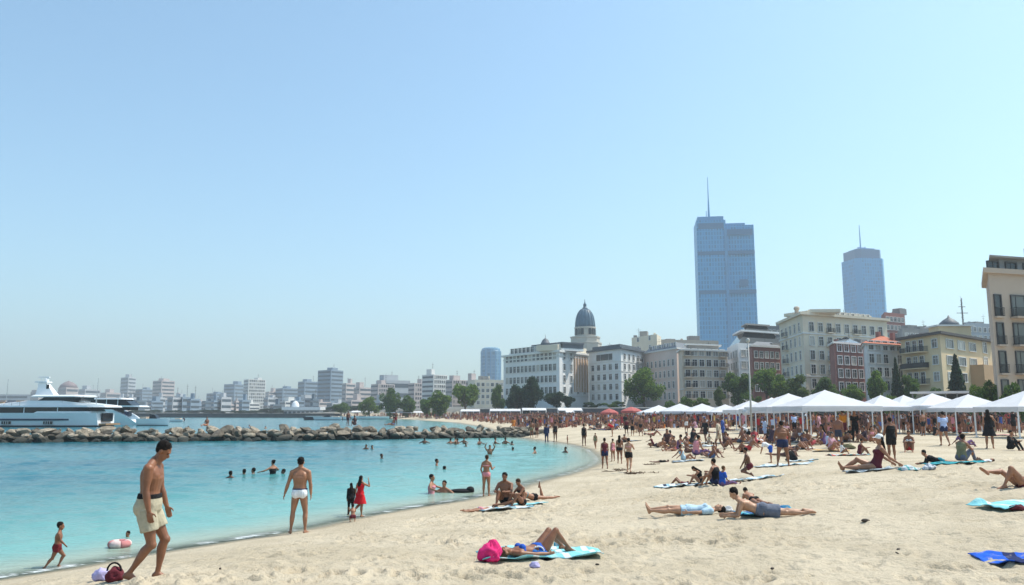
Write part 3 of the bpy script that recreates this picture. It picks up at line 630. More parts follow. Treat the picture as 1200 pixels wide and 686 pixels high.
person('woman with a white cap reclining on one straight arm, legs stretched left', (980, 520, 1060, 553), pose(RECLINE, t0=(0, -.55, 1), t1=(0, -.1, 1), rl=((.10, .85, .42), (0, .9, -.55), (.1, .5, .9)), ll=((-.12, 1, .03), (0, 1, -.03), (-.1, .25, 1))), 84, 'f', 1, 'long', 0, [('swimsuit', 'onepiece', maroon), ('cap', 'cap', W_)], H=1.68, fit='w', voxel=.011, fingers=True)
person('man in black vest and black shorts standing with his back turned among the sunbathers', (1032, 489, 1053, 540), pose(la=((-.3, .1, -1), (-.1, .3, -1)), ra=((.3, .1, -1), (.1, .3, -1))), 5, 'm', 2, 'short', 0, [('vest', 'tank', B_), ('shorts', 'shorts', B_)], H=1.78, voxel=.014, girth=1.05)
person('reddish tanned sunbather sitting upright right of the man in black vest', (1054, 504, 1076, 531), pose(SIT_KNEES, t0=(0, 0, 1)), 150, 'f', 2, 'bun', 0, [('bikini_top', 'bra', W_), ('bikini_bottom', 'briefs', red)], H=1.7, voxel=.015, lim=(.7, 1.4))
person('person in a long sleeved black shirt propped on elbows on a teal towel', (1079, 515, 1128, 545), PRONE_ELBOWS, 72, 'm', 1, 'short', 0, [('shirt', 'longtee', B_), ('swim_trunks', 'trunks', teal)], H=1.75, fit='w', voxel=.013, lim=(.75, 1.2))
person('person with grey blue jeans curled on one side behind the propped up black shirt', (1121, 508, 1146, 542), pose(SIT_KNEES, t1=(0, .5, 1), hd=(0, .8, .6)), -60, 'f', 1, 'short', 0, [('top', 'tank', olive), ('trousers', 'trousers', grey)], H=1.7, voxel=.014, lim=(.7, 1.4))
person('dark haired child in a white shirt lying with head to the right', (1140, 525, 1166, 544), pose(SUPINE_KNEES, hd=(0, -1, .5), t1=(0, -1, .3)), 95, 'm', 1, 'short', 0, [('shirt', 'tee', W_), ('swim_trunks', 'trunks', grey)], H=1.2, fit='w', voxel=.018, child=True, lim=(.6, 1.4))
person('sunbather cut off by the right edge, one ankle crossed over the other knee', (1147, 536, 1240, 575), pose(SUPINE_KNEES, t0=(0, -.9, .28), t1=(0, -.9, .35), hd=(0, -.5, 1), fd=(0, 1, .3), ll=((-.08, .55, .78), (0, .42, -.9), (-.05, 1, -.1)), rl=((.35, .75, .62), (-.35, .75, .0), (.1, .6, .6)), la=((-.6, -.2, -.55), (-.2, .9, -.12)), ra=((.6, -.2, -.55), (.2, .9, -.12))), 84, 'f', 1, 'long', 0, [('swimsuit', 'onepiece', maroon)], H=1.7, fit='w', voxel=.010, fingers=True)
person('man in a loose pale blue shirt and dark shorts walking away toward the canopies', (1099, 482, 1114, 523), WALK, 0, 'm', 1, 'short', 0, [('shirt', 'tee', shirtblue), ('shorts', 'trunks', navy)], H=1.76, voxel=.015)
person('woman in a short black dress standing near the right edge with bare legs', (1150, 479, 1169, 526), pose(ra=((.4, .3, -.6), (-.2, .9, .2))), -30, 'f', 1, 'long', 0, [('dress', 'dress', B_)], H=1.72, voxel=.014)
person('dark clothed person sitting low on the sand at the right edge below the canopies', (1181, 504, 1202, 529), pose(SIT_KNEES), -150, 'f', 1, 'short', 0, [('top', 'longtee', B_), ('trousers', 'trousers', B_)], H=1.7, voxel=.016, lim=(.8, 1.5))
person('man in an orange shirt standing at the pole of the big white canopy', (981, 480, 994, 518), STAND, 20, 'm', 1, 'short', 1, [('shirt', 'tee', orange), ('shorts', 'shorts', maroon)], H=1.74, voxel=.016)
person('woman in black top and trousers standing right of the man in orange', (996, 481, 1008, 518), STAND, 170, 'f', 1, 'long', 1, [('top', 'tee', B_), ('trousers', 'trousers', B_)], H=1.66, voxel=.016)
person('woman in a purple wrap sitting before the biggest white canopy, legs to the left', (941, 497, 968, 521), pose(SIT_OUT, t1=(0, .3, 1)), 75, 'f', 2, 'long', 0, [('dress', 'onepiece', purple)], H=1.65, voxel=.017, lim=(.7, 1.4))
person('man in blue shirt and black trousers standing under the canopies', (924, 484, 937, 509), STAND, 10, 'm', 2, 'short', 0, [('shirt', 'tee', shirtblue), ('trousers', 'trousers', B_)], H=1.75, voxel=.018)
person('woman with a ponytail in dark top and blue shorts walking beside the water', (701, 513, 716, 550), pose(WALK), 0, 'f', 2, 'bun', 0, [('top', 'tank', maroon), ('shorts', 'trunks', navy)], H=1.62, voxel=.015)
person('slim pale woman in black shorts walking along the waterline toward the crowd', (732, 513, 743, 554), pose(WALK, ra=((.3, .5, -.8), (-.3, .6, .7))), -20, 'f', 0, 'short', 0, [('bikini_top', 'bra', pink), ('shorts', 'trunks', B_)], H=1.66, voxel=.015)
person('girl in front of the long haired woman walking beside the water', (714, 514, 722, 541), STAND, 30, 'f', 1, 'short', 0, [('swimsuit', 'onepiece', pink)], H=1.45, voxel=.018, lim=(.7, 1.2))
person('woman with long black hair walking at the bend of the shoreline', (721, 510, 731, 544), WALK, -10, 'f', 2, 'long', 0, [('bikini_bottom', 'briefs', B_)], H=1.62, voxel=.018, lim=(.7, 1.2))
person('bather in dark wetsuit standing at the water edge with back turned', (637, 497, 644, 519), STAND, 0, 'm', 3, 'short', 0, [('wetsuit', 'longtee', navy), ('trousers', 'trousers', navy)], H=1.75, voxel=.02)
person('slender dark bather standing right of the one in the wetsuit', (648, 494, 653, 518), STAND, 25, 'f', 3, 'short', 0, [('swimsuit', 'onepiece', B_)], H=1.7, voxel=.02)
person('bronzed bather on the strip of sand at the breakwater end, left one of two', (620, 493, 626, 513), STAND, 0, 'm', 2, 'short', 1, [('swim_trunks', 'trunks', olive)], H=1.78, voxel=.02)
person('bronzed bather on the strip of sand at the breakwater end, right one of two', (626, 493, 632, 513), STAND, 140, 'm', 2, 'short', 0, [('swim_trunks', 'trunks', maroon)], H=1.78, voxel=.02)
person('tiny child standing at the water edge between grown bathers', (663, 510, 667, 520), STAND, 60, 'm', 2, 'short', 0, (), H=1.0, voxel=.03, child=True, lim=(.6, 1.4))
person('dark bather in a black swimsuit wading out at the shoreline bend', (681, 497, 688, 523), STAND, -30, 'f', 3, 'bun', 0, [('swimsuit', 'onepiece', B_)], H=1.7, voxel=.02)
person('woman in a patterned brown swimsuit stepping out of the shallows', (693, 508, 702, 526), WALK, 150, 'f', 1, 'short', 1, [('swimsuit', 'onepiece', olive)], H=1.62, voxel=.02, lim=(.7, 1.2))
person('dark sunbather lying flat alone on the sand in the middle of the beach', (761, 533, 788, 543), PRONE, -80, 'm', 3, 'short', 0, [('shirt', 'tank', B_), ('swim_trunks', 'trunks', B_)], H=1.6, fit='w', voxel=.018, lim=(.6, 1.2))
mid = 'sunbathers scattered across the middle of the beach'
for args in [
    ('sunbather with bare shoulders reading on a grey towel, seen from behind', (792, 521, 812, 540), pose(RECLINE, t1=(0, -.2, 1)), -70, 'f', 2, 'short', [('swimsuit', 'onepiece', ltblue)]),
    ('woman in pink and purple clothes bent over her legs on the sand', (812, 508, 836, 533), pose(SIT_OUT, t1=(0, .7, 1), hd=(0, 1, .5)), -60, 'f', 1, 'short', [('top', 'tank', pink), ('trousers', 'trousers', purple)]),
    ('child sitting with dark hair right of the woman in pink and purple', (834, 521, 848, 532), SIT_OUT, -60, 'm', 1, 'short', [('swim_trunks', 'trunks', beige)]),
    ('sunbather sitting with a bare brown back in front of the crowd', (843, 508, 858, 522), SIT_KNEES, 60, 'm', 2, 'short', [('swim_trunks', 'trunks', dred)]),
    ('person in a black skirt and white top bending down in front of the lamp post', (866, 498, 877, 519), pose(BEND), 90, 'f', 1, 'bun', [('top', 'tank', W_), ('skirt', 'skirt', B_)]),
    ('sunbather in dark purple lying left of the bare shouldered reader', (783, 509, 800, 527), RECLINE, 50, 'f', 2, 'short', [('swimsuit', 'onepiece', purple)]),
    ('brown haired head and shoulders of a sunbather in front of the kneeling tanned person', (866, 521, 873, 532), SIT_KNEES, 160, 'm', 2, 'short', [('swim_trunks', 'trunks', B_)]),
    ('seated person with a maroon hat beside the reclining woman with the white cap', (1005, 514, 1022, 534), pose(SIT_KNEES, t1=(0, .6, 1)), -100, 'f', 2, 'short', [('swimsuit', 'onepiece', maroon)]),
    ('sunbather in a pink top behind the reclining woman with white cap', (1018, 499, 1032, 520), SIT_KNEES, -170, 'f', 1, 'long', [('top', 'tank', pink)]),
    ('person in a patterned purple outfit lounging behind the white shirted child', (1119, 505, 1142, 524), RECLINE, -70, 'f', 2, 'hat', [('top', 'tee', purple), ('trousers', 'trousers', purple)]),
    ('crouching sunbather with dark hair alone near the water side of the crowd', (757, 511, 766, 525), CROUCH, 70, 'f', 2, 'short', [('swimsuit', 'onepiece', maroon)]),
    ('sunbather sitting in a black top at the right side of the central crowd', (774, 509, 788, 521), SIT_KNEES, -60, 'f', 2, 'short', [('top', 'tank', B_)]),
    ('person in a red wrap bending down on the far sand', (709, 495, 718, 512), BEND, 80, 'f', 1, 'short', [('dress', 'onepiece', red)]),
    ('tall dark man walking toward the red parasols', (730, 490, 738, 511), WALK, 0, 'm', 3, 'short', [('shirt', 'tank', maroon), ('shorts', 'shorts', B_)]),
    ('woman in a long black skirt standing before the red parasols', (738, 492, 744, 511), STAND, 0, 'f', 1, 'long', [('skirt', 'skirt', B_)]),
    ('person with a black backpack coloured top sitting on the sand below the canopies', (897, 531-24, 905, 520), SIT_KNEES, 0, 'm', 1, 'short', [('top', 'tee', B_)])]:
    lab, bb, P, rz, sx, sk_, hr, wr_ = args; hat = hr == 'hat'
    person(lab, bb, P, rz, sx, sk_, 'short' if hat else hr, 0, wr_+([('hat', 'hat', maroon)] if hat else []), H=1.62, voxel=.018, group=mid, lim=(.7, 1.3))
bake()
# ------------------------------------------------------------------ towels, bags and small things on the sand
def stripes(name, cols, freq, rough=.9):
    if name in MATS: return MATS[name]
    m, nt, b = new_mat(name); tc = nd(nt, 'ShaderNodeTexCoord'); sx = nd(nt, 'ShaderNodeSeparateXYZ'); nt.links.new(tc.outputs['Object'], sx.inputs[0])
    mm = nd(nt, 'ShaderNodeMath', operation='MULTIPLY'); nt.links.new(sx.outputs[0], mm.inputs[0]); mm.inputs[1].default_value = freq
    fr = nd(nt, 'ShaderNodeMath', operation='FRACT'); nt.links.new(mm.outputs[0], fr.inputs[0])
    r = nd(nt, 'ShaderNodeValToRGB'); r.color_ramp.interpolation = 'CONSTANT'; nt.links.new(fr.outputs[0], r.inputs[0])
    e = r.color_ramp.elements; e[0].color = tuple(cols[0])+(1,); e[1].position = 1/len(cols); e[1].color = tuple(cols[1])+(1,)
    for i in range(2, len(cols)): q = e.new(i/len(cols)); q.color = tuple(cols[i])+(1,)
    nz = nd(nt, 'ShaderNodeTexNoise'); nz.inputs['Scale'].default_value = 40; nt.links.new(tc.outputs['Object'], nz.inputs['Vector'])
    bp = nd(nt, 'ShaderNodeBump'); bp.inputs['Strength'].default_value = .4; bp.inputs['Distance'].default_value = .02; nt.links.new(nz.outputs['Fac'], bp.inputs['Height']); nt.links.new(bp.outputs[0], b.inputs['Normal'])
    ns = nd(nt, 'ShaderNodeTexNoise'); ns.inputs['Scale'].default_value = 7; ns.inputs['Detail'].default_value = 7; ns.inputs['Roughness'].default_value = .7; nt.links.new(tc.outputs['Object'], ns.inputs['Vector'])
    nt.links.new(mixc(r.outputs[0], (.45, .38, .28), ramp(ns.outputs['Fac'], .52, .78, nt), nt), b.inputs['Base Color']); b.inputs['Roughness'].default_value = rough; b.inputs['Specular IOR Level'].default_value = .1; MATS[name] = m; return m
def towel(label, px, py, L, W, rz, m, seed, group=None, curl=.06):
    G = ground(px, py); nx, ny = 34, 20; rz = R(rz); c, s = math.cos(rz), math.sin(rz); rng = np.random.RandomState(seed)
    U, V = np.meshgrid(np.linspace(-L/2, L/2, nx), np.linspace(-W/2, W/2, ny))
    wr = (fbm(U*3+seed*7, V*4+seed, seed, 3)-.45)*.09
    U2 = U+.05*np.sin(V*5+seed); V2 = V+.06*np.sin(U*3+seed*2)+.03*np.sin(U*9)
    X = G[0]+U2*c-V2*s; Y = G[1]+U2*s+V2*c
    ed = np.maximum(np.abs(U)/(L/2), np.abs(V)/(W/2)); cz = curl*np.maximum(0, vnoise(U*4, V*4, seed+5)-.45)*2*sstep(.75, 1, ed)
    Z = hgt(X, Y)+.045+np.maximum(wr, -.035)+cz
    mb = MB(); top = np.stack([X-G[0], Y-G[1], Z-G[2]], -1).reshape(-1, 3); bot = top-np.array([0, 0, .012]); n = nx*ny; fs = []
    for j in range(ny-1):
        for i in range(nx-1):
            a = j*nx+i; q = (a, a+1, a+1+nx, a+nx); fs.append(q); fs.append(tuple(k+n for k in q[::-1]))
    br = [i for i in range(nx)]+[j*nx+nx-1 for j in range(1, ny)]+[(ny-1)*nx+i for i in range(nx-2, -1, -1)]+[j*nx for j in range(ny-2, 0, -1)]
    for k in range(len(br)): a, b_ = br[k], br[(k+1) % len(br)]; fs.append((b_, a, a+n, b_+n))
    P = np.concatenate([top, bot]); P = rotz(P, -rz)
    mb.add(P, fs); o = mb.build('towel', m, None, True, tuple(G)); o.rotation_euler = (0, 0, rz); tag(o, label, 'towel', group); return o
T_turq = stripes('towel_turquoise', [(.20, .52, .58), (.30, .62, .66), (.20, .52, .58), (.62, .72, .74), (.20, .52, .58)], 2.2)
T_strip = stripes('towel_striped', [(.62, .68, .70), (.03, .05, .09), (.30, .50, .58), (.62, .68, .70)], 2.6)
T_blue = stripes('towel_blue', [(.02, .12, .30), (.03, .20, .36), (.10, .40, .46)], 3.0)
T_roy = stripes('towel_royal', [(.02, .10, .52), (.025, .12, .60), (.02, .10, .52), (.02, .03, .10)], 1.6)
T_pale = stripes('towel_pale', [(.55, .62, .66), (.20, .36, .44), (.62, .64, .66)], 2.4)
T_teal = stripes('towel_teal', [(.02, .20, .24), (.04, .30, .34)], 3)
T_grey = stripes('towel_grey', [(.40, .46, .50), (.16, .20, .24)], 3)
T_red = stripes('towel_red', [(.55, .12, .10), (.62, .62, .60), (.20, .45, .50)], 2)
towel('turquoise and white towel under the sunbather with raised knees', 632, 652, 1.75, .85, 12, T_turq, 1, curl=.05)
towel('blue patterned towel under the woman in the grey blue skirt', 897, 603, 1.1, .7, 4, T_blue, 2)
towel('long black and white striped towel under the group with the man in black shirt', 820, 568, 2.6, .9, 4, T_strip, 3)
towel('crumpled white towel right of the blue topped sunbather', 886, 562, 1.5, .6, 10, T_pale, 4)
towel('pale towel under the broad tanned man', 918, 546, 2.2, .9, 8, T_pale, 5)
towel('dark and pale towel under the reclining woman with white cap', 1022, 552, 1.6, .8, 6, T_grey, 6)
towel('teal towel under the long sleeved black shirt', 1118, 544, 1.8, .8, 6, T_teal, 7)
towel('pale turquoise towel lying empty below the sunbather at the right edge', 1183, 594, 1.0, .75, 22, T_turq, 8, curl=.12)
towel('royal blue towel with dark edge cut off by the right edge', 1196, 657, 1.0, .62, -18, T_roy, 9, curl=.10)
towel('blue and white towel under the tanned man and the knee hugging person', 592, 597, 1.3, .7, 8, T_pale, 10)
towel('light blue towel under the sunbather with the kicked up leg', 618, 592, 1.0, .6, 12, T_turq, 11)
towel('red edged towel with a dark bundle left of the seated maroon hat', 994, 534, 2.0, .9, 4, T_red, 12)
towel('pale grey towel under the bare shouldered reader', 806, 541, 1.6, .7, 4, T_grey, 13)
towel('thin white towel on the sand right of the broad tanned man', 940, 541, 1.2, .5, 6, T_pale, 14)
def lump(name, label, cat, px, py, dims, m, seed, rz=0, parts=None, rough=.25):
    G = ground(px, py); mb = MB(); rng = np.random.RandomState(seed); n, k = 22, 14; vs = []
    rings = []
    for i in range(k+1):
        ph = -math.pi/2+math.pi*i/k; r = max(math.cos(ph), .04); ring = []
        for j in range(n):
            a = 2*math.pi*j/n; d = 1+rough*(float(vnoise(np.array([2.2*math.cos(a)*r+seed+9]), np.array([2.2*math.sin(a)*r+1.8*math.sin(ph)+seed]), seed)[0])-.5)*2+.06*math.sin(5*a+3*ph+seed)
            z = math.sin(ph); z = z if z > 0 else z*.45
            ring.append((dims[0]/2*math.cos(a)*r*d, dims[1]/2*math.sin(a)*r*d, dims[2]*.69*(z*d+.42)))
        rings.append(ring)
    mb.loft(rings); o = mb.build(name, m, None, True, (G[0], G[1], G[2]-.01)); o.rotation_euler = (0, 0, R(rz)); tag(o, label, cat)
    if parts:
        for pn, shp, pm in parts: shp().build(pn, pm, o, True)
    return o
def handle(dx, h, y=0, r=.012):
    def f():
        mb = MB(); P = [np.array([dx*math.cos(a), y, h*.75+h*.55*math.sin(a)]) for a in np.linspace(0, math.pi, 9)]
        for a, b in zip(P, P[1:]): mb.tube(a, b, r, n=6)
        return mb
    return f
hotpink = clo('hot_pink', (.66, .03, .17), .25); 
lump('pink_cloth', 'bright pink crumpled cloth heaped at the left end of the turquoise towel', 'cloth', 575, 658, (.27, .24, .27), hotpink, 3, rough=.45)
lump('beach_hat', 'turquoise bundle of patterned cloth standing behind the raised knees', 'cloth bundle', 656, 644, (.18, .18, .17), stripes('turq_pattern', [(.05, .40, .52), (.45, .62, .66), (.02, .22, .30)], 9), 4, rough=.3)
lump('blue_bag', 'shiny blue bag on the turquoise towel under the raised knees', 'bag', 631, 654, (.26, .18, .13), clo('bag_blue', (.03, .14, .40)), 5, parts=[('handle', handle(.08, .13), W_)])
lump('lilac_pouch', 'small lilac pouch on the sand in front of the turquoise towel', 'pouch', 627, 665, (.14, .10, .08), lilac, 6, rough=.15, parts=[('zip', lambda: (lambda m: (m.tube((-.05, 0, .083), (.05, 0, .083), .006), m)[1])(MB()), W_)])
lump('towel_bundle', 'lilac rolled towel on the sand at the heel of the walking man', 'towel', 119, 680, (.26, .2, .16), lilac, 7, 10, rough=.3)
lump('maroon_bag', 'dark maroon bag with a strap leaning on the lilac rolled towel', 'bag', 133, 681, (.24, .2, .17), maroon, 8, rough=.3, parts=[('strap', handle(.09, .18), B_)])
lump('maroon_bundle', 'maroon cloth bundle on the empty turquoise towel at right', 'cloth bundle', 1192, 598, (.24, .16, .10), maroon, 9, rough=.4)
lump('black_bag', 'black bag on the sand right of the broad tanned man', 'bag', 927, 541, (.5, .4, .42), B_, 10, parts=[('strap', handle(.15, .4, 0, .02), B_)])
lump('white_bundle', 'white and teal cloth bundle between the reclining woman and the teal towel', 'cloth bundle', 1066, 552, (.55, .35, .16), stripes('white_teal', [(.6, .64, .66), (.1, .36, .38), (.6, .64, .66)], 5), 11, rough=.45)
lump('grey_bundle', 'grey white cloth bundle at the elbows of the black shirt', 'cloth bundle', 1088, 551, (.45, .3, .16), stripes('grey_white', [(.6, .62, .66), (.2, .24, .3)], 6), 12, rough=.45)
lump('olive_bundle', 'olive cloth heap left of the seated person with the maroon hat', 'cloth bundle', 993, 526, (.75, .5, .28), olive, 13, rough=.4)
lump('white_bundle', 'small white bundle of wrappings before the prone woman on the blue towel', 'cloth bundle', 853, 600, (.26, .18, .12), clo('wrap', (.6, .6, .6)), 14, rough=.5)
# an inflatable ring afloat
q = on_water(140, 641); ir = thing('inflatable_ring', 'pink and white inflatable ring floating in the shallows', 'swim ring', (q[0], q[1], .02))
for k in range(6):
    mb = MB(); rings = []
    for a in np.linspace(k*math.pi/3, (k+1)*math.pi/3, 7): rings.append([((.16+.075*math.cos(b))*math.cos(a), (.16+.075*math.cos(b))*math.sin(a), .04+.075*math.sin(b)) for b in np.linspace(0, 2*math.pi, 13)[:-1]])
    mb.loft(rings); mb.build('panel', clo('ring_red', (.48, .19, .19)) if k % 2 else clo('ring_white', (.62, .48, .46)), ir, True)
q = on_water(541, 577); mb = MB(); mb.ell((0, 0, .04), ((.46, 0, 0), (0, .28, 0), (0, 0, .08)), 20, 8); mb.ell((.30, 0, .10), ((.14, 0, 0), (0, .2, 0), (0, 0, .10)), 14, 8)
tag(mb.build('air_mattress', B_, None, True, (q[0], q[1], 0)), 'dark air mattress floating in the shallows right of the wading child', 'air mattress')
# dry weed and pebbles scattered on the sand
for i, (px, py, w_) in enumerate([(720, 553, .8), (729, 551, .5), (752, 555, 1.0), (744, 556, .5), (764, 545, .6), (1127, 526, .4)]):
    G = ground(px, py); mb = MB(); rng = np.random.RandomState(i+40)
    ch = [np.array([w_*(t-.5)*1.3, .06*math.sin(t*9+i), .02]) for t in np.linspace(0, 1, 12)]
    for a_, b_ in zip(ch, ch[1:]): mb.tube(a_, b_, .018, n=5)
    for k in range(38):
        a = rng.uniform(0, 6.28); q_ = ch[rng.randint(12)]; x, y = q_[0], q_[1]; l = rng.uniform(.06, .22)
        mb.tube((x, y, .02), (x+l*math.cos(a), y+l*math.sin(a), rng.uniform(.0, .10)), .014, .006, 5)
    tag(mb.build('dry_seaweed', mat('weed', (.10, .06, .035), .9), None, False, tuple(G)), ['tuft of dry brown seaweed on the sand before the two walking women', 'small scrap of seaweed under the slim woman in black shorts', 'broad strand of dry seaweed right of the walking women', 'thin scrap of seaweed left of the broad strand', 'tangle of seaweed in front of the dark lying sunbather', 'small tuft of weed above the black long sleeved shirt'][i], 'seaweed')
rng = np.random.RandomState(12)
stone_m = mat('pebble', (.06, .045, .035), .8, .3, 20)
pebs = [(1014, 612, .055), (1053, 646, .035), (1050, 650, .03), (700, 663, .022), (905, 668, .025), (258, 668, .022)]
for i, (px, py, r) in enumerate(pebs):
    G = ground(px, py); mb = MB(); mb.ell((0, 0, r*.3), ((r*1.3, 0, 0), (0, r*.9, 0), (0, 0, r*.6)), 10, 6)
    for j in range(len(mb.v)): v = mb.v[j]; mb.v[j] = (v[0]*(1+.3*math.sin(9*v[1]/r+i)), v[1]*(1+.2*math.cos(7*v[0]/r)), v[2])
    o = mb.build('pebble', stone_m, None, True, (G[0], G[1], G[2]+.01)); o.rotation_euler = (0, 0, i)
    tag(o, 'largest dark stone on the open sand below the woman on the blue towel' if i == 0 else 'small dark pebble lying on the open sand', 'pebble', 'dark pebbles on the open sand')
# ------------------------------------------------------------------ canopies
canv = mat('canvas_white', (.77, .77, .79), .8, .05, 1.2, .12, spec=.2, var_obj=.06); post_m = mat('post_white', (.72, .73, .75), .5, .03)
# the cloth lets some light through
_nt = canv.node_tree; _b = _nt.nodes['Principled BSDF']; _tr = _nt.nodes.new('ShaderNodeBsdfTranslucent'); _tr.inputs['Color'].default_value = (.75, .75, .8, 1)
_mx = _nt.nodes.new('ShaderNodeMixShader'); _mx.inputs[0].default_value = .28; _o = [n for n in _nt.nodes if n.type == 'OUTPUT_MATERIAL'][0]
_nt.links.new(_b.outputs[0], _mx.inputs[1]); _nt.links.new(_tr.outputs[0], _mx.inputs[2]); _nt.links.new(_mx.outputs[0], _o.inputs['Surface'])
def canopy(label, px, D, w, d, ztop, rise, rz, val=.32, group='white canopies along the back of the beach', legs=True):
    x, y = at(px, D); zb = h1(x, y); t = thing('canopy_tent', label, 'canopy', (x, y, zb), R(rz), group); H = ztop-zb; e = H-rise
    mb = MB(); n = 9; U, V = np.meshgrid(np.linspace(-1, 1, n), np.linspace(-1, 1, n)); m_ = np.maximum(np.abs(U), np.abs(V))
    Z = e+rise*(1-m_)**1.12-.05*np.sin(np.pi*np.minimum(np.abs(U), np.abs(V)))*(m_)**3
    P = np.stack([U*w/2, V*d/2, Z], -1).reshape(-1, 3); fs = [(j*n+i, j*n+i+1, (j+1)*n+i+1, (j+1)*n+i) for j in range(n-1) for i in range(n-1)]
    mb.add(np.concatenate([P, P-np.array([0, 0, .02])]), fs+[tuple(k+n*n for k in f[::-1]) for f in fs]); mb.build('roof_cloth', canv, t, False)
    vb = MB()
    for (ax, ay, bx, by) in ((-1, -1, 1, -1), (1, -1, 1, 1), (1, 1, -1, 1), (-1, 1, -1, -1)):
        k = 14
        for q in range(k):
            a, b = q/k, (q+1)/k; pa = np.array([(ax+(bx-ax)*a)*w/2, (ay+(by-ay)*a)*d/2]); pb = np.array([(ax+(bx-ax)*b)*w/2, (ay+(by-ay)*b)*d/2])
            off = np.array([ay if ay == by else 0, 0])*0; nn = np.array([(ax+bx)/2, (ay+by)/2])*.012
            za, zb_ = e-val-.02*math.sin(a*9), e-val-.02*math.sin(b*9)
            vb.add([(*(pa+nn), za), (*(pb+nn), zb_), (*(pb+nn), e+.0), (*(pa+nn), e+.0)], [(0, 1, 2, 3)]); vb.add([(*(pa-nn), za), (*(pb-nn), zb_), (*(pb-nn), e), (*(pa-nn), e)], [(3, 2, 1, 0)])
    vb.build('valance', canv, t)
    fb = MB()
    for sx, sy in ((-1, -1), (1, -1), (1, 1), (-1, 1)):
        if legs:
            lb = MB(); lb.tube((sx*(w/2-.06), sy*(d/2-.06), -.05), (sx*(w/2-.06), sy*(d/2-.06), e-.03), .045, n=8); lb.box((sx*(w/2-.06), sy*(d/2-.06), .02), (.2, .2, .04)); lb.build('leg', post_m, t)
        fb.tube((sx*(w/2-.06), sy*(d/2-.06), e-.06), (0, 0, e+rise-.08), .02, n=6)
    for a, b in (((-1, -1), (1, -1)), ((1, -1), (1, 1)), ((1, 1), (-1, 1)), ((-1, 1), (-1, -1))): fb.tube((a[0]*(w/2-.06), a[1]*(d/2-.06), e-.07), (b[0]*(w/2-.06), b[1]*(d/2-.06), e-.07), .02, n=6)
    fb.build('roof_frame', post_m, t); return t
def cz(py, D): return zat(600, py, D)
for px, D, w, d, yt, rise, rz, lab in [
    (968, 53, 5.4, 4.0, 457, 1.05, 8, 'biggest white canopy nearest the middle, orange shirted man at its pole'),
    (925, 60, 5.2, 4.0, 461, 1.0, 6, 'white canopy directly left of the biggest one'),
    (905, 72, 4.6, 4.0, 466, 1.0, 4, 'white canopy behind the lamp post, second left of the biggest one'),
    (1033, 66, 3.4, 3.4, 463, .95, 4, 'white canopy just right of the biggest one'),
    (1060, 68, 3.6, 3.4, 463, .95, 10, 'narrow white canopy second right of the biggest one'),
    (1094, 66, 4.6, 3.6, 461, 1.0, 6, 'white canopy behind the man in the pale blue shirt'),
    (1136, 63, 5.2, 3.8, 462, 1.05, 8, 'wide white canopy above the woman in the short black dress'),
    (1205, 56, 5.2, 4.0, 457, 1.15, 10, 'white canopy cut off by the right edge'),
    (880, 84, 4.6, 4.0, 469, 1.0, 4, 'white canopy at the left end of the big canopies, partly behind the lamp post'),
    (850, 98, 4.6, 4.0, 474, .9, 2, 'low white canopy first from the right in the distant row'),
    (823, 100, 5.0, 4.0, 473, .95, 2, 'low white canopy second from the right in the distant row'),
    (797, 102, 5.0, 4.0, 473, .95, 2, 'low white canopy third from the right in the distant row'),
    (772, 104, 5.0, 4.0, 475, .9, 2, 'low white canopy at the left end of the distant row')]:
    canopy(lab, px, D, w, d, cz(yt, D), rise, rz)
def parasol(label, px, D, ytop, r, m, group):
    x, y = at(px, D); zb = h1(x, y); t = thing('parasol', label, 'parasol', (x, y, zb), 0, group); H = cz(ytop, D)-zb
    mb = MB(); mb.tube((0, 0, -.1), (0, 0, H), .035); mb.build('pole', post_m, t)
    cb = MB(); n = 8; rr = [[(q*math.cos(2*math.pi*i/n), q*math.sin(2*math.pi*i/n), z-.05*(i % 2)*0) for i in range(n)] for q, z in ((r, H-.62), (r*.98, H-.52), (r*.55, H-.22), (.05, H))]
    cb.loft(rr, cap=False); cb.build('cover', m, t); vb = MB(); vb.loft([[(r*math.cos(2*math.pi*i/n), r*math.sin(2*math.pi*i/n), H-.62-k) for i in range(n)] for k in (0, .18)], cap=False); vb.build('fringe', m, t)
pr_m = clo('parasol_red', (.42, .12, .11), .1)
parasol('red parasol over the crowd, left one of two', 714, 112, 479, 1.25, pr_m, 'red parasols over the crowd')
parasol('red parasol over the crowd, right one of two', 740, 110, 477, 1.45, pr_m, 'red parasols over the crowd')
# lamp post with loudspeaker
x, y = at(880, 50); zb = h1(x, y); lp = thing('lamp_post', 'tall slim grey pole standing in the sand left of the canopies', 'pole', (x, y, zb)); Hh = cz(401, 50)-zb
pm = mat('pole_grey', (.42, .42, .40), .6)
mb = MB(); mb.tube((0, 0, -.2), (0, 0, Hh), .075, .042, 12); mb.build('post', pm, lp, True); mb = MB(); mb.lathe((0, 0, 0), [(.15, -.05), (.15, .1), (.09, .25), (.08, .25)], 12); mb.build('base', pm, lp, True)
mb = MB(); mb.tube((-.1, 0, 2.0), (-.32, 0, 2.0), .05); mb.lathe((-.36, 0, 1.85), [(.06, 0), (.16, .08), (.18, .25), (.1, .36), (.02, .38)], 12); mb.build('loudspeaker', mat('speaker_grey', (.5, .5, .52), .5), lp, True)
mb = MB(); mb.ell((0, 0, Hh+.1), ((.12, 0, 0), (0, .12, 0), (0, 0, .14))); mb.build('lamp_head', pm, lp, True)
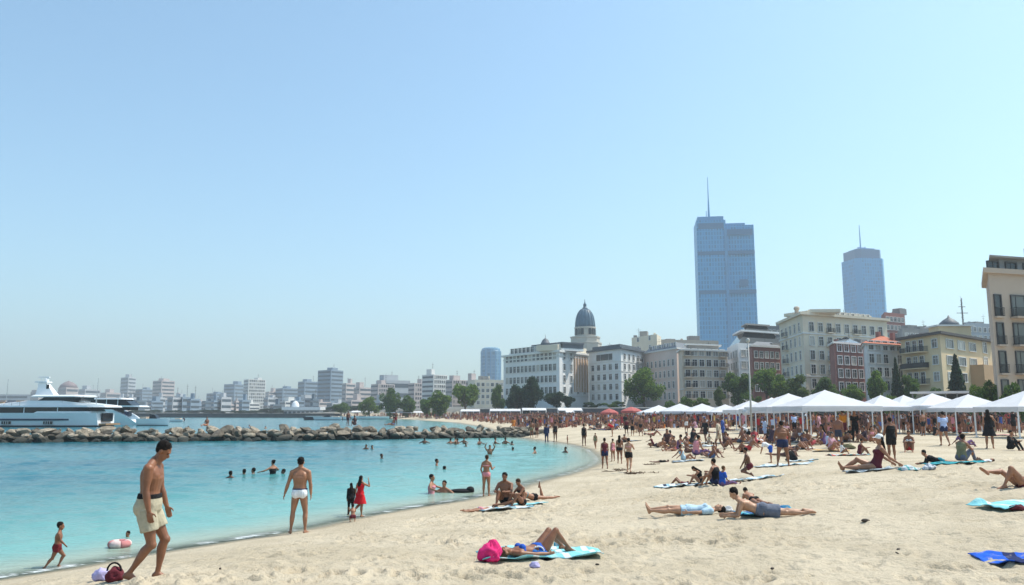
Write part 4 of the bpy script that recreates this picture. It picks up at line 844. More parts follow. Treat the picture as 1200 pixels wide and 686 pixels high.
# ------------------------------------------------------------------ breakwater
rock_m, nt, b = new_mat('boulder_stone'); tc = nd(nt, 'ShaderNodeTexCoord'); geo = nd(nt, 'ShaderNodeNewGeometry'); sp_ = nd(nt, 'ShaderNodeSeparateXYZ'); nt.links.new(geo.outputs['Position'], sp_.inputs[0])
n_a = noise(1.6, 8, .7, tc.outputs['Object'], nt); n_b = noise(9, 5, .7, tc.outputs['Object'], nt)
c = mixc((.17, .135, .10), (.46, .385, .29), ramp(n_a.outputs['Fac'], .32, .66, nt), nt); c = mixc(c, (.09, .07, .055), ramp(n_b.outputs['Fac'], .58, .72, nt), nt)
oi = nd(nt, 'ShaderNodeObjectInfo'); hs = nd(nt, 'ShaderNodeHueSaturation'); mr = nd(nt, 'ShaderNodeMapRange'); mr.inputs['To Min'].default_value = .35; mr.inputs['To Max'].default_value = 1.3
nt.links.new(oi.outputs['Random'], mr.inputs[0]); nt.links.new(mr.outputs[0], hs.inputs['Value']); nt.links.new(c, hs.inputs['Color'])
wz = nd(nt, 'ShaderNodeMath', operation='MULTIPLY_ADD'); nt.links.new(n_a.outputs['Fac'], wz.inputs[0]); wz.inputs[1].default_value = -.45; nt.links.new(sp_.outputs[2], wz.inputs[2])
c = mixc(hs.outputs[0], (.025, .028, .022), ramp(wz.outputs[0], .42, .08, nt), nt)
nt.links.new(c, b.inputs['Base Color']); b.inputs['Roughness'].default_value = .85
bp = nd(nt, 'ShaderNodeBump'); bp.inputs['Strength'].default_value = .9; bp.inputs['Distance'].default_value = .12; nt.links.new(n_b.outputs['Fac'], bp.inputs['Height']); nt.links.new(bp.outputs[0], b.inputs['Normal'])
import bmesh
ROCKS = []
for i in range(12):
    bm = bmesh.new(); bmesh.ops.create_icosphere(bm, subdivisions=2, radius=1.0); rng = np.random.RandomState(i+100)
    pl = [(nrm(rng.normal(size=3)), rng.uniform(.40, .72)) for _ in range(9)]
    st = np.array([rng.uniform(.95, 1.4), rng.uniform(.75, 1.0), rng.uniform(.6, .85)])
    for v in bm.verts:
        p = np.array(v.co)
        for n_, d_ in pl:
            q = np.dot(p, n_)-d_
            if q > 0: p = p-n_*q*.985
        p = p*(1.22+.07*math.sin(p[0]*9+i)*math.cos(p[1]*8+p[2]*7)); v.co = Vector(p*st)
    me = bpy.data.meshes.new('boulder'); bm.to_mesh(me); bm.free(); me.materials.append(rock_m); ROCKS.append(me)
BW = [(-72, 71), (-46, 75.5), (-20, 82), (-4, 89), (3, 92.5)]
def bw_pt(t):
    L = [math.dist(BW[i], BW[i+1]) for i in range(len(BW)-1)]; s_ = t*sum(L)
    for i, l in enumerate(L):
        if s_ <= l or i == len(L)-1:
            a, b_ = np.array(BW[i]), np.array(BW[i+1]); d = (b_-a)/l; return a+d*s_, np.array([-d[1], d[0]])
        s_ -= l
mb = MB()
rings = []
for t in np.linspace(0, 1, 40):
    p, n_ = bw_pt(t); k = .85 if t < .97 else .5
    rings.append([(*(p+n_*o), z*k) for o, z in ((-2.9, -1.5), (-1.9, .1), (-.8, .75), (.8, .75), (2.0, .1), (3, -1.5))])
mb.loft(rings); tag(mb.build('breakwater_mound', rock_m), kind='structure')
rng = np.random.RandomState(5); total = 0
g_b = 'boulders of the breakwater'
for row, (off, zc, sz, num) in enumerate([(-2.40, .06, .58, 84), (-1.65, .46, .57, 82), (-.75, .84, .56, 78), (.4, .92, .58, 40), (1.8, .35, .75, 14)]):
    for i in range(num):
        t = (i+.5+rng.uniform(-.3, .3))/num; p, n_ = bw_pt(t); k = 1-.35*sstep(.75, 1, t)
        o = link('boulder', ROCKS[rng.randint(12)]); s_ = sz*rng.uniform(.62, 1.15)*k
        o.location = (*(p+n_*(off+rng.uniform(-.35, .35))), (zc+rng.uniform(-.12, .18))*(.55+.45*k)); o.scale = (s_, s_, s_*rng.uniform(.85, 1.1)); o.rotation_euler = (rng.uniform(-.4, .4), rng.uniform(-.4, .4), rng.uniform(0, 6.28))
        tag(o, ['rough boulder at the waterline on the near side of the breakwater', 'rough boulder in the second course above the waterline of the breakwater', 'pale boulder along the crest of the breakwater', 'boulder just behind the crest of the breakwater', 'boulder at the harbour side foot of the breakwater'][row], 'boulder', g_b+[' along the near waterline', ' in the second course', ' along the crest', ' behind the crest', ' on the harbour side'][row])
# flat slab and pipe where the breakwater meets the sand
G1 = on_water(603, 509); mb = MB(); mb.box((0, 0, .25), (5.5, 2.2, .5)); mb.box((-.6, .3, .62), (3.6, 1.4, .25))
tag(mb.build('stone_slab', rock_m, None, False, (G1[0]+.8, 93.5, .25)), 'flat stone slab where the breakwater meets the sand', 'stone slab').rotation_euler = (0, 0, R(12))
# people on the rocks
SMALL = []
# ------------------------------------------------------------------ yachts
gel = mat('gelcoat_white', (.78, .79, .80), .18, .02, 1, spec=.5); dkglass = mat('dark_glass', (.010, .012, .016), .12, .2, 2, spec=.25); hullblue = mat('stripe_navy', (.02, .035, .08), .3); antif = mat('antifouling', (.015, .02, .035), .5); steel = mat('stainless', (.5, .5, .52), .25, .05, 2, metal=.8); teak = mat('teak', (.30, .18, .09), .6)
def plan(x0, x1, w, bow=.35, n=10, stern=.12):
    """outline from bow x0 (pointed) to stern x1 (slightly rounded)"""
    L = x1-x0; up = []
    for i in range(n+1):
        t = i/n; x = x0+L*bow*t; up.append((x, w*math.sin(t*math.pi/2)**.8 if i else .02*w))
    for i in range(1, 5): t = i/4; up.append((x1-L*stern*(1-t), w*(1-.18*t*t)))
    return up+[(x, -y) for x, y in up[::-1]]
def pl_loft(mb, levels, m=0, **k):
    mb.loft([[(x, y, z) for x, y in plan(a, b_, w, **k)] for z, a, b_, w in levels], m)
def yacht(label, x, y, rz, L, hh, group=None):
    t = thing('motor_yacht', label, 'yacht', (x, y, 0), rz, group); return t
D1 = 150.0; K = D1/F
def X1(px): return (px-165)*K
def Z1(py): return CAMZ+(HY-py)*K
px0 = at(165, D1)
yt = thing('motor_yacht', 'large white motor yacht with dark window band and radar mast moored behind the breakwater', 'yacht', (px0[0], D1, 0))
BOWX = -47.0; hz = Z1(484)
mb = MB(); pl_loft(mb, [(-.9, BOWX+4, X1(124), 2.9), (.15, BOWX+2, X1(126), 3.6), (hz, BOWX, X1(124), 4.1)]); mb.build('hull', gel, yt)
mb = MB(); pl_loft(mb, [(-.5, BOWX+3, X1(125), 3.35), (.28, BOWX+1.9, X1(126.5), 3.68)]); mb.build('boot_stripe', antif, yt)
mb = MB(); pl_loft(mb, [(Z1(492.4), BOWX+.9, X1(108), 4.0), (Z1(490.6), BOWX+.7, X1(108), 4.06)]); mb.build('hull_stripe', hullblue, yt)
for a in (67, 20, -20, -60):
    mb = MB(); mb.box((X1(a+5), -3.86, Z1(495)), (1.55, .2, .5)); [mb.box((X1(a+2.5+k*2.5), -3.98, Z1(495)), (.06, .06, .5), 0, 1) for k in range(3)]; mb.build('porthole', [dkglass, gel], yt)
mb = MB(); pl_loft(mb, [(hz-.05, BOWX+9, X1(118), 3.3), (Z1(477.4), BOWX+10, X1(112), 3.25)], bow=.28); mb.build('main_saloon', dkglass, yt)
for a in range(-110, 118, 38):
    mb = MB(); mb.box((X1(a), -3.3, (hz+Z1(478))/2), (.14, .12, Z1(478)-hz)); mb.build('window_mullion', gel, yt)
mb = MB(); pl_loft(mb, [(Z1(484), X1(52), X1(118), 3.9), (Z1(482.2), X1(56), X1(117), 3.9)], bow=.05); mb.build('bulwark', gel, yt)
mb = MB(); pl_loft(mb, [(Z1(477.6), BOWX+9.5, X1(134), 3.9), (Z1(475.8), BOWX+10.2, X1(132), 3.85)], bow=.25); mb.build('upper_deck', gel, yt)
mb = MB(); pl_loft(mb, [(Z1(475.8), BOWX+17, X1(100), 3.2), (Z1(470.2), X1(36), X1(84), 3.0)], bow=.2); mb.build('upper_house', gel, yt)
mb = MB(); mb.loft([[(X1(84), s_*2.9, z) for s_, z in ((-1, Z1(475.8)), (-1, Z1(470.5)), (1, Z1(470.5)), (1, Z1(475.8)))], [(X1(130), s_*2.7, z) for s_, z in ((-1, Z1(475.9)), (-1, Z1(475.2)), (1, Z1(475.2)), (1, Z1(475.9)))]]); mb.build('stern_cowl', gel, yt)
mb = MB(); pl_loft(mb, [(Z1(470.2), X1(46), X1(102), 2.8), (Z1(466.0), X1(55), X1(103), 2.75)], bow=.2); mb.build('bridge_glass', dkglass, yt)
mb = MB(); pl_loft(mb, [(Z1(466.2), X1(40), X1(104), 3.3), (Z1(465.2), X1(39), X1(106), 3.4), (Z1(463.6), X1(42), X1(102), 3.1)], bow=.2); mb.build('hardtop', gel, yt)
mb = MB(); mb.loft([[(X1(44), -.9, Z1(464)), (X1(66), -.9, Z1(464)), (X1(66), .9, Z1(464)), (X1(44), .9, Z1(464))], [(X1(45.5), -.6, Z1(455)), (X1(59), -.6, Z1(455)), (X1(59), .6, Z1(455)), (X1(45.5), .6, Z1(455))], [(X1(45), -.5, Z1(449.5)), (X1(54.5), -.5, Z1(449.5)), (X1(54.5), .5, Z1(449.5)), (X1(45), .5, Z1(449.5))]]); mb.box((X1(49.5), 0, Z1(448.6)), (2.2, 1.8, .25)); mb.build('radar_mast', gel, yt)
mb = MB(); mb.tube((X1(47), 0, Z1(448)), (X1(47), 0, Z1(444)), .08); mb.tube((X1(53), 0, Z1(448)), (X1(53), 0, Z1(445)), .08); mb.box((X1(50), 0, Z1(442.9)), (2.0, .3, .2)); mb.ell((X1(53), 0, Z1(446.5)), ((.4, 0, 0), (0, .4, 0), (0, 0, .45))); mb.build('radar', gel, yt)
mb = MB(); mb.box((X1(57), -.62, Z1(456.5)), (.5, .06, 1.6)); mb.build('mast_vent', dkglass, yt)
for a, tp in ((8, 445), (113, 444)):
    mb = MB(); mb.tube((X1(a), 0, Z1(475)), (X1(a), 0, Z1(tp)), .07, .03, 6); mb.build('antenna', steel, yt)
rl = MB()
for a in range(-90, 45, 9): rl.tube((X1(a), -3.2, Z1(475.8)), (X1(a), -3.2, Z1(471.5)), .03, n=5)
rl.tube((X1(-90), -3.2, Z1(471.5)), (X1(44), -3.2, Z1(471.5)), .04, n=5); rl.build('railing', steel, yt)
for a, cl in ((10, teak), (22, hullblue), (32, teak)):
    mb = MB(); mb.box((X1(a), -2.2, Z1(473.6)), (1.5, .9, .55)); mb.box((X1(a), -1.9, Z1(471.6)), (1.5, .25, .5)); mb.build('deck_seat', cl, yt)
mb = MB(); mb.box((X1(129), 0, .45), (1.6, 5.4, .3)); mb.build('stern_platform', teak, yt); mb = MB(); mb.box((X1(126.5), 0, Z1(489)), (.35, 3.6, 1.5)); mb.build('stern_recess_shade', dkglass, yt)  # the dark box at the stern is painted shade for the open recess
# second yacht
D2 = 168.0; K = D2/F
def X2(px): return (px-165)*K
def Z2(py): return CAMZ+(HY-py)*K
q = at(165, D2); y2 = thing('motor_yacht', 'smaller white motor yacht with raked white stern behind the large yacht', 'yacht', (q[0], D2, 0))
mb = MB(); mb.loft([[(X2(60), s_*w_, z) for s_, w_, z in ((-1, 2.6, Z2(481)), (-1, 2.2, -.4), (1, 2.2, -.4), (1, 2.6, Z2(481)))], [(X2(138), s_*w_, z) for s_, w_, z in ((-1, 2.7, Z2(480)), (-1, 2.3, -.4), (1, 2.3, -.4), (1, 2.7, Z2(480)))], [(X2(152), s_*w_, z) for s_, w_, z in ((-1, 2.6, Z2(486)), (-1, 2.3, -.4), (1, 2.3, -.4), (1, 2.6, Z2(486)))], [(X2(167), s_*w_, z) for s_, w_, z in ((-1, 2.4, Z2(495.5)), (-1, 2.2, -.3), (1, 2.2, -.3), (1, 2.4, Z2(495.5)))]]); mb.build('hull', gel, y2)
mb = MB(); mb.box(((X2(90)+X2(157))/2, 0, (Z2(481)+Z2(476.8))/2), (X2(157)-X2(90), 3.8, Z2(476.8)-Z2(481))); mb.build('cabin_glass', dkglass, y2)
mb = MB(); pl_loft(mb, [(Z2(477.2), X2(70), X2(169), 2.5), (Z2(475.6), X2(72), X2(168), 2.5)], bow=.15); mb.build('upper_deck', gel, y2)
mb = MB(); mb.loft([[(X2(110), -2, Z2(475.6)), (X2(160), -2, Z2(475.6)), (X2(160), 2, Z2(475.6)), (X2(110), 2, Z2(475.6))], [(X2(112), -1.8, Z2(468.5)), (X2(150), -1.8, Z2(468.5)), (X2(150), 1.8, Z2(468.5)), (X2(112), 1.8, Z2(468.5))]]); mb.build('flybridge_screen', dkglass, y2)
mb = MB(); pl_loft(mb, [(Z2(468.7), X2(100), X2(152), 2.3), (Z2(467.2), X2(101), X2(150), 2.2)], bow=.1); mb.build('hardtop', gel, y2)
for a in (118, 130, 143): mb = MB(); mb.box((X2(a), -1.95, Z2(472)), (.12, .12, 1.25)); mb.build('pillar', gel, y2)
mb = MB(); mb.box((X2(153), -1.0, Z2(485)), (.9, 1.4, .9)); mb.build('deck_seat', hullblue, y2)
# tender and small boats
def motorboat(label, px, D, L, rz, m1, group, hgt_=1.0, windscreen=True):
    x, y = at(px, D); t = thing('motorboat', label, 'boat', (x, y, 0), R(rz), group)
    mb = MB(); w_ = L*.17; pl_loft(mb, [(-.25, -L*.42, L*.48, w_*.6), (.25*hgt_, -L*.47, L*.5, w_*.9), (.85*hgt_, -L/2, L/2, w_)], bow=.5); mb.build('hull', m1, t)
    mb = MB(); pl_loft(mb, [(-.2, -L*.43, L*.485, w_*.66), (.12, -L*.455, L*.49, w_*.82)], bow=.5); mb.build('boot_stripe', antif, t)
    if windscreen: mb = MB(); mb.loft([[(-L*.16, -w_*.7, .8*hgt_), (L*.1, -w_*.75, .8*hgt_), (L*.1, w_*.75, .8*hgt_), (-L*.16, w_*.7, .8*hgt_)], [(-L*.04, -w_*.5, 1.35*hgt_), (L*.1, -w_*.6, 1.4*hgt_), (L*.1, w_*.6, 1.4*hgt_), (-L*.04, w_*.5, 1.35*hgt_)]]); mb.build('windscreen', dkglass, t)
    mb = MB(); mb.box((L*.3, 0, .95*hgt_), (L*.2, w_*1.3, .4)); mb.build('seat', mat('cushion', (.5, .42, .34), .8), t)
    mb = MB(); mb.ell((L*.5, 0, .6), ((.3, 0, 0), (0, .25, 0), (0, 0, .55))); mb.build('outboard_motor', antif, t); return t
mb_t = motorboat('grey white motor tender with dark underside at the stern of the yachts', 181, 160, 6.2, 180, gel, None, 1.6)
motorboat('thin white boat low on the water right of the tender', 200, 215, 7, 5, gel, None, .8, False)
for i, (px, D, L, lab) in enumerate([(372, 262, 9, 'small dark hulled boat at the left end of the far jetty'), (384, 258, 9, 'white motorboat at the far jetty, second boat from the left'), (396, 262, 8, 'white motorboat at the far jetty, third boat from the left'), (413, 285, 12, 'long white boat before the far beach, left one of two'), (436, 285, 12, 'long white boat before the far beach, right one of two')]):
    motorboat(lab, px, D, L, 3+i, antif if i == 0 else gel, 'boats off the far beach', 1.1, i in (1, 2))
# ------------------------------------------------------------------ buildings
def wallm(name, col, rough=.85): return mat('wall_'+name, col, rough, .10, .12, .03, spec=.2)
glass_m, nt, b = new_mat('window_glass'); oi = nd(nt, 'ShaderNodeObjectInfo')
nt.links.new(mixc(mixc((.018, .024, .032), (.12, .125, .12), ramp(oi.outputs['Random'], .35, .8, nt), nt), (.42, .39, .34), ramp(oi.outputs['Random'], .86, .93, nt), nt), b.inputs['Base Color']); b.inputs['Roughness'].default_value = .08; b.inputs['Specular IOR Level'].default_value = .5
trimw = mat('trim_pale', (.70, .69, .66), .7, .06, .5); dkmetal = mat('rail_dark', (.02, .022, .025), .5); rooft = mat('roof_tile', (.42, .12, .06), .8, .25, 1.5, .3); slate = mat('roof_slate', (.10, .115, .135), .6, .2, .8, .1); rgrey = mat('roof_grey', (.26, .25, .24), .85, .2, .3); plantm = mat('roof_plant', (.22, .22, .23), .7, .2, 1)
WINM = {}
def win_mesh(w_, h, style, fr):
    key = (round(w_, 2), round(h, 2), style, fr.name)
    if key in WINM: return WINM[key]
    mb = MB(); f = min(.14, w_*.12)
    mb.box((0, -.02, h/2), (w_, .07, h), 0, 1)
    for x in (-1, 1): mb.box((x*(w_/2+f/2-.01), .01, h/2), (f, .26, h+f*2), 0, 0)
    mb.box((0, .01, h+f/2), (w_-.03, .25, f), 0, 0); mb.box((0, .05, -f/2), (w_+.2, .36, f), 0, 0)
    if style in ('win', 'arch'): mb.box((0, .01, h/2), (.07, .09, h), 0, 0); mb.box((0, .012, h*.7), (w_, .086, .06), 0, 0)
    if style == 'wide':
        for k in (-.25, .25): mb.box((k*w_, .01, h/2), (.07, .09, h), 0, 0)
    if style == 'arch': mb.ell((0, 0, h+f), ((w_/2+f*.5, 0, 0), (0, .11, 0), (0, 0, w_*.35)), 16, 8, 0)
    me = mb.mesh('window'); me.materials.append(fr); me.materials.append(glass_m); WINM[key] = me; return me
def rail_mesh(w_, dep, fine):
    key = ('rail', round(w_, 2), dep, fine)
    if key in WINM: return WINM[key]
    mb = MB(); h = 1.0
    for z in (.08, h): mb.box((0, dep, z), (w_, .05, .06)); [mb.box((s_*(w_/2-.03), dep/2, z), (.05, dep-.06, .058)) for s_ in (-1, 1)]
    n = int(w_/(.16 if fine else .3))
    for i in range(n+1): mb.box((-w_/2+.03+(w_-.06)*i/n, dep, h/2), (.035 if fine else .09, .035, h-.1))
    if dep > .4:
        m_ = int(dep/.2)
        for s_ in (-1, 1):
            for i in range(1, m_): mb.box((s_*(w_/2-.03), dep*i/m_, h/2), (.035, .035, h-.1))
    me = mb.mesh('railing'); me.materials.append(dkmetal); WINM[key] = me; return me
class Bld:
    def __init__(s, name, label, cat, pts, ztop, wall, group=None, depth=None):
        s.pts = [np.array(p, float) for p in pts]; a, c, b_ = s.pts; s.q = a+b_-c
        s.out = [a, c, b_, s.q]; ctr = sum(s.out)/4
        s.zb = min(h1(*p) for p in s.out)-.5; s.o = ctr; s.ztop = ztop; s.H = ztop-s.zb
        s.root = thing(name, label, cat, (ctr[0], ctr[1], s.zb), 0, group); s.poly = [tuple(p-ctr) for p in s.out]
        mb = MB(); mb.prism(s.poly, 0, s.H); mb.build('wall', wall, s.root); s.wall = wall
    def grow(s, d, poly=None):
        P = [np.array(p) for p in (poly or s.poly)]; n = len(P); out = []
        for i in range(n):
            a, b_, c = P[i-1], P[i], P[(i+1) % n]; e1 = nrm(b_-a); e2 = nrm(c-b_); s_ = np.sign(np.cross(P[1]-P[0], P[2]-P[1])); n1 = np.array([e1[1], -e1[0]])*s_; n2 = np.array([e2[1], -e2[0]])*s_
            m_ = nrm(n1+n2); out.append(tuple(b_+m_*d/max(.3, np.dot(m_, n1))))
        return out
    def slab(s, name, z0, z1, d, m, smooth=False):
        mb = MB(); mb.prism(s.grow(d), z0-s.zb, z1-s.zb); return mb.build(name, m, s.root)
    def hip(s, name, z0, z1, d, ins, m):
        mb = MB(); p0 = s.grow(d); p1 = s.grow(-ins); mb.loft([[(*p, z0-s.zb) for p in p0], [(*p, z1-s.zb) for p in p1]]); return mb.build(name, m, s.root)
    def face(s, i):
        a, b_ = (s.pts[0], s.pts[1]) if i == 0 else (s.pts[1], s.pts[2]); d = nrm(b_-a); n_ = np.array([d[1], -d[0]])
        if np.dot(n_, -(a+b_)/2) < 0 and np.dot(n_, s.o-(a+b_)/2) > 0: n_ = -n_
        return a-s.o, b_-s.o, d, n_, np.linalg.norm(b_-a)
    def wins(s, i, cols, rows, z0, fh, w_, h, style='win', fr=None, t0=.04, t1=.96, skip=(), rail=None, name='window', bw=None, dep=1.0, inset=0.0):
        a, b_, d, n_, L = s.face(i); fr = fr or trimw; ang = math.atan2(d[1], d[0]); flip = np.dot(np.array([-d[1], d[0]]), n_) < 0
        if flip: ang += math.pi
        w2 = min(w_, L*(t1-t0)/cols*.82); me = win_mesh(w2, h, style, fr)
        for r in range(rows):
            for c_ in range(cols):
                if (c_, r) in skip: continue
                t = t0+(t1-t0)*(c_+.5)/cols; p = a+(b_-a)*t+n_*(.02-inset)
                o = link(name, me, s.root, (p[0], p[1], z0-s.zb+r*fh), ang)
                if rail and (rail == 'all' or c_ in rail):
                    bl = link('balcony', s.balc_mesh(bw or w2+.9, dep), s.root, (p[0], p[1], z0-s.zb+r*fh-.22), ang)
                    link('railing', rail_mesh(bw or w2+.9, dep, s.fine), bl, (0, 0, .1))
    fine = False
    def balc_mesh(s, w_, dep):
        key = ('bal', round(w_, 2), dep, s.wall.name)
        if key not in WINM:
            mb = MB(); mb.box((0, dep/2+.02, 0), (w_+.1, dep+.12, .2)); me = mb.mesh('balcony'); me.materials.append(s.wall); WINM[key] = me
        return WINM[key]
    def belt(s, z, h=.3, d=.18, m=None): s.slab('string_course', z, z+h, d, m or trimw)
    def rbox(s, name, u, v, w_, dep, h, m, z=None):
        a, c, b_ = s.pts; p = a*(1-u)+b_*u; p = p+(s.q-a)*0+(s.q-c)*(v-.5)-s.o
        d = s.pts[2]-s.pts[1]; mb = MB(); mb.box((p[0], p[1], (z if z else s.H)+h/2-.05), (w_, dep, h), math.atan2(d[1], d[0])); return mb.build(name, m, s.root)
    def mastb(s, name, u, v, h, r, m, z=None):
        a, c, b_ = s.pts; p = a*(1-u)+b_*u+(s.q-c)*(v-.5)-s.o; mb = MB(); z = z or s.H
        mb.tube((p[0], p[1], z-.1), (p[0], p[1], z+h), r, r*.5, 6); mb.tube((p[0]-.8, p[1], z+h*.8), (p[0]+.8, p[1], z+h*.8), r*.5, n=5); mb.tube((p[0]-.5, p[1], z+h*.6), (p[0]+.5, p[1], z+h*.6), r*.5, n=5); return mb.build(name, m, s.root)
def P(px, D): return at(px, D)
rngc = np.random.RandomState(77)
def clutter(B, n, seed=0):
    r = np.random.RandomState(seed)
    for k in range(n): B.rbox(['roof_hut', 'chimney', 'air_unit'][k % 3], r.uniform(.15, .85), r.uniform(.45, .75), *( (r.uniform(2, 4.5), r.uniform(2, 3.5), r.uniform(1.2, 2.6)) if k % 3 == 0 else (.8, .7, r.uniform(1.2, 2.2)) if k % 3 == 1 else (1.6, 1.1, 1.0)), [rgrey, B.wall, plantm][k % 3])
    B.mastb('antenna', r.uniform(.3, .7), .6, r.uniform(2.5, 5), .07, dkmetal)
white = wallm('white', (.74, .74, .73)); pinkw = wallm('pink', (.64, .52, .46)); creamw = wallm('cream', (.70, .62, .49)); yel = wallm('yellow', (.66, .52, .33)); brick = wallm('brick', (.30, .13, .11)); beigew = wallm('beige', (.62, .52, .41)); tan = wallm('tan', (.50, .41, .33)); ochre = wallm('ochre', (.46, .30, .17))
# B1 long white building left of the dome
D = 268; B = Bld('apartment_building', 'long white building with two setback top floors and small roof cupola left of the dome', 'building', [P(590, 275), P(656, 250), P(690, 268)], zat(600, 417, D), white)
fh = 3.55; z0 = zat(600, 462, 262)
B.wins(0, 13, 4, z0, fh, 1.5, 2.0); B.wins(1, 4, 4, z0, fh, 1.5, 2.0, skip=[(2, 1), (3, 1), (2, 2), (3, 2), (2, 3), (3, 3)]); B.belt(z0+3.2*fh, .35); B.belt(z0-.9, .3)
B.slab('cornice', B.ztop-.1, B.ztop+.5, .7, trimw)
pu = [np.array(p) for p in B.poly]; 
def sub(B, name, u0, u1, z0, z1, m, inset=1.5, side=0, depth=10.0, proud=-1.0):
    a, b_, d, n_, L = B.face(side); p = [a+d*L*u0+n_*proud, a+d*L*u1+n_*proud, a+d*L*u1-n_*depth, a+d*L*u0-n_*depth]; mb = MB(); mb.prism([tuple(q) for q in p], z0-B.zb, z1-B.zb); return mb.build(name, m, B.root)
sub(B, 'setback_floor', .05, .99, B.ztop+.5, zat(600, 411, 262), white, proud=-1.2); B.wins(0, 12, 1, B.ztop+.9, 3, 1.8, 1.6, t0=.08, t1=.97, inset=1.2)
sub(B, 'penthouse', .50, .99, zat(600, 411, 262), zat(600, 405, 258), slate, proud=-1.8); sub(B, 'penthouse_roof', .47, 1.0, zat(600, 405, 258), zat(600, 403, 258), slate, proud=-1.2)
sub(B, 'end_block', .0, 1.0, B.ztop+.5, zat(600, 406, 258), creamw, side=1, depth=8, proud=-.5)
sub(B, 'brick_bay', .48, .98, z0+.6, z0+3.4*fh, ochre, side=1, depth=1.0, proud=.12)
for k in range(5): a_ = .50+.095*k; sub(B, 'pilaster', a_, a_+.03, z0+.6, z0+3.4*fh, pinkw, side=1, depth=.5, proud=.35)
cx = B.poly[0]; p = np.array(B.poly[0])*.22+np.array(B.poly[1])*.78+np.array([0, 5]); mb = MB(); zc = zat(600, 403, 258)-B.zb; mb.lathe((p[0], p[1], zc), [(1.5, -.2), (1.5, .5), (1.3, .6), (1.1, 1.2), (.6, 1.7), (.1, 2.0), (.05, 3.2)], 16); mb.build('roof_cupola', slate, B.root, True)
clutter(B, 5, 1)
# cathedral dome
x, y = at(687, 335); zb = h1(x, y); cd = thing('domed_church', 'round stone drum with a dark green blue dome and spire rising behind the white building', 'church', (x, y, zb)); u = 335/F
Zd = lambda py: zat(600, py, 335)-zb
stone = wallm('stone', (.52, .48, .42)); domem = mat('dome_copper', (.085, .15, .21), .45, .18, .5, .05)
mb = MB(); mb.lathe((0, 0, 0), [(19*u, 0), (19*u, Zd(404)), (19.6*u, Zd(403.4)), (19.6*u, Zd(402)), (17*u, Zd(401.6)), (17*u, Zd(397)), (17.8*u, Zd(396.5)), (17.8*u, Zd(395)), (13*u, Zd(394.6))], 8); mb.build('base', stone, cd)
mb = MB(); mb.lathe((0, 0, 0), [(11.8*u, Zd(396)), (11.8*u, Zd(386)), (12.7*u, Zd(385.6)), (12.7*u, Zd(383.8)), (11.6*u, Zd(383.6))], 28); mb.build('drum', stone, cd)
for k in range(16):
    a = 2*math.pi*k/16; mb = MB(); mb.box((0, 0, 0), (1.3, .5, Zd(387)-Zd(393))); mb.ell((0, 0, (Zd(387)-Zd(393))/2), ((.65, 0, 0), (0, .25, 0), (0, 0, .7)), 12, 6); o = mb.build('window', glass_m, cd, False, (11.75*u*math.cos(a), 11.75*u*math.sin(a), Zd(390))); o.rotation_euler = (0, 0, a+math.pi/2)
mb = MB(); prof = [(11.4*u*math.cos(t)**.8 if t < 1.56 else .6, Zd(383.6)+(Zd(362)-Zd(383.6))*math.sin(t)) for t in np.linspace(0, 1.5, 14)]; mb.lathe((0, 0, 0), prof, 32); mb.build('dome', domem, cd, True)
for k in range(16):
    a = 2*math.pi*k/16; mb = MB()
    for (r0, z0_), (r1, z1_) in zip(prof, prof[1:]): mb.tube(((r0+.05)*math.cos(a), (r0+.05)*math.sin(a), z0_), ((r1+.05)*math.cos(a), (r1+.05)*math.sin(a), z1_), .16, n=5)
    mb.build('rib', domem, cd)
mb = MB(); mb.lathe((0, 0, 0), [(1.1, Zd(363)), (1.1, Zd(361)), (.7, Zd(360.6)), (.65, Zd(358)), (.8, Zd(357.6)), (.3, Zd(355.6)), (.16, Zd(354)), (.1, Zd(351))], 12); mb.build('spire', domem, cd, True)
# B3
D = 250; B = Bld('apartment_building', 'five storey white building with grey attic and dark cornice right below the dome', 'building', [P(691, 262), P(729, 246), P(757, 264)], zat(600, 409.5, 250), white)
z0 = zat(600, 468.5, 250); fh = 3.05
B.wins(0, 5, 4, z0, fh, 1.6, 1.7); B.wins(0, 1, 1, z0+4*fh, 3, 9, 1.9, 'wide', t0=.06, t1=.94); B.wins(1, 5, 5, z0, fh, 1.5, 1.7, rail=[3], bw=2.2)
for k in (1, 2, 3, 4): B.belt(z0+k*fh-.75, .22, .14)
B.slab('cornice', B.ztop-.15, B.ztop+.35, .8, slate); B.slab('attic', B.ztop+.35, B.ztop+1.5, -1, slate); clutter(B, 8, 2)
B = Bld('apartment_building', 'plain cream block standing behind the white building with the grey attic', 'building', [P(742, 290), P(772, 276), P(777, 286)], zat(600, 393, 280), creamw); B.wins(0, 2, 3, zat(600, 420, 280), 3.1, 1.1, 1.4); clutter(B, 3, 3)
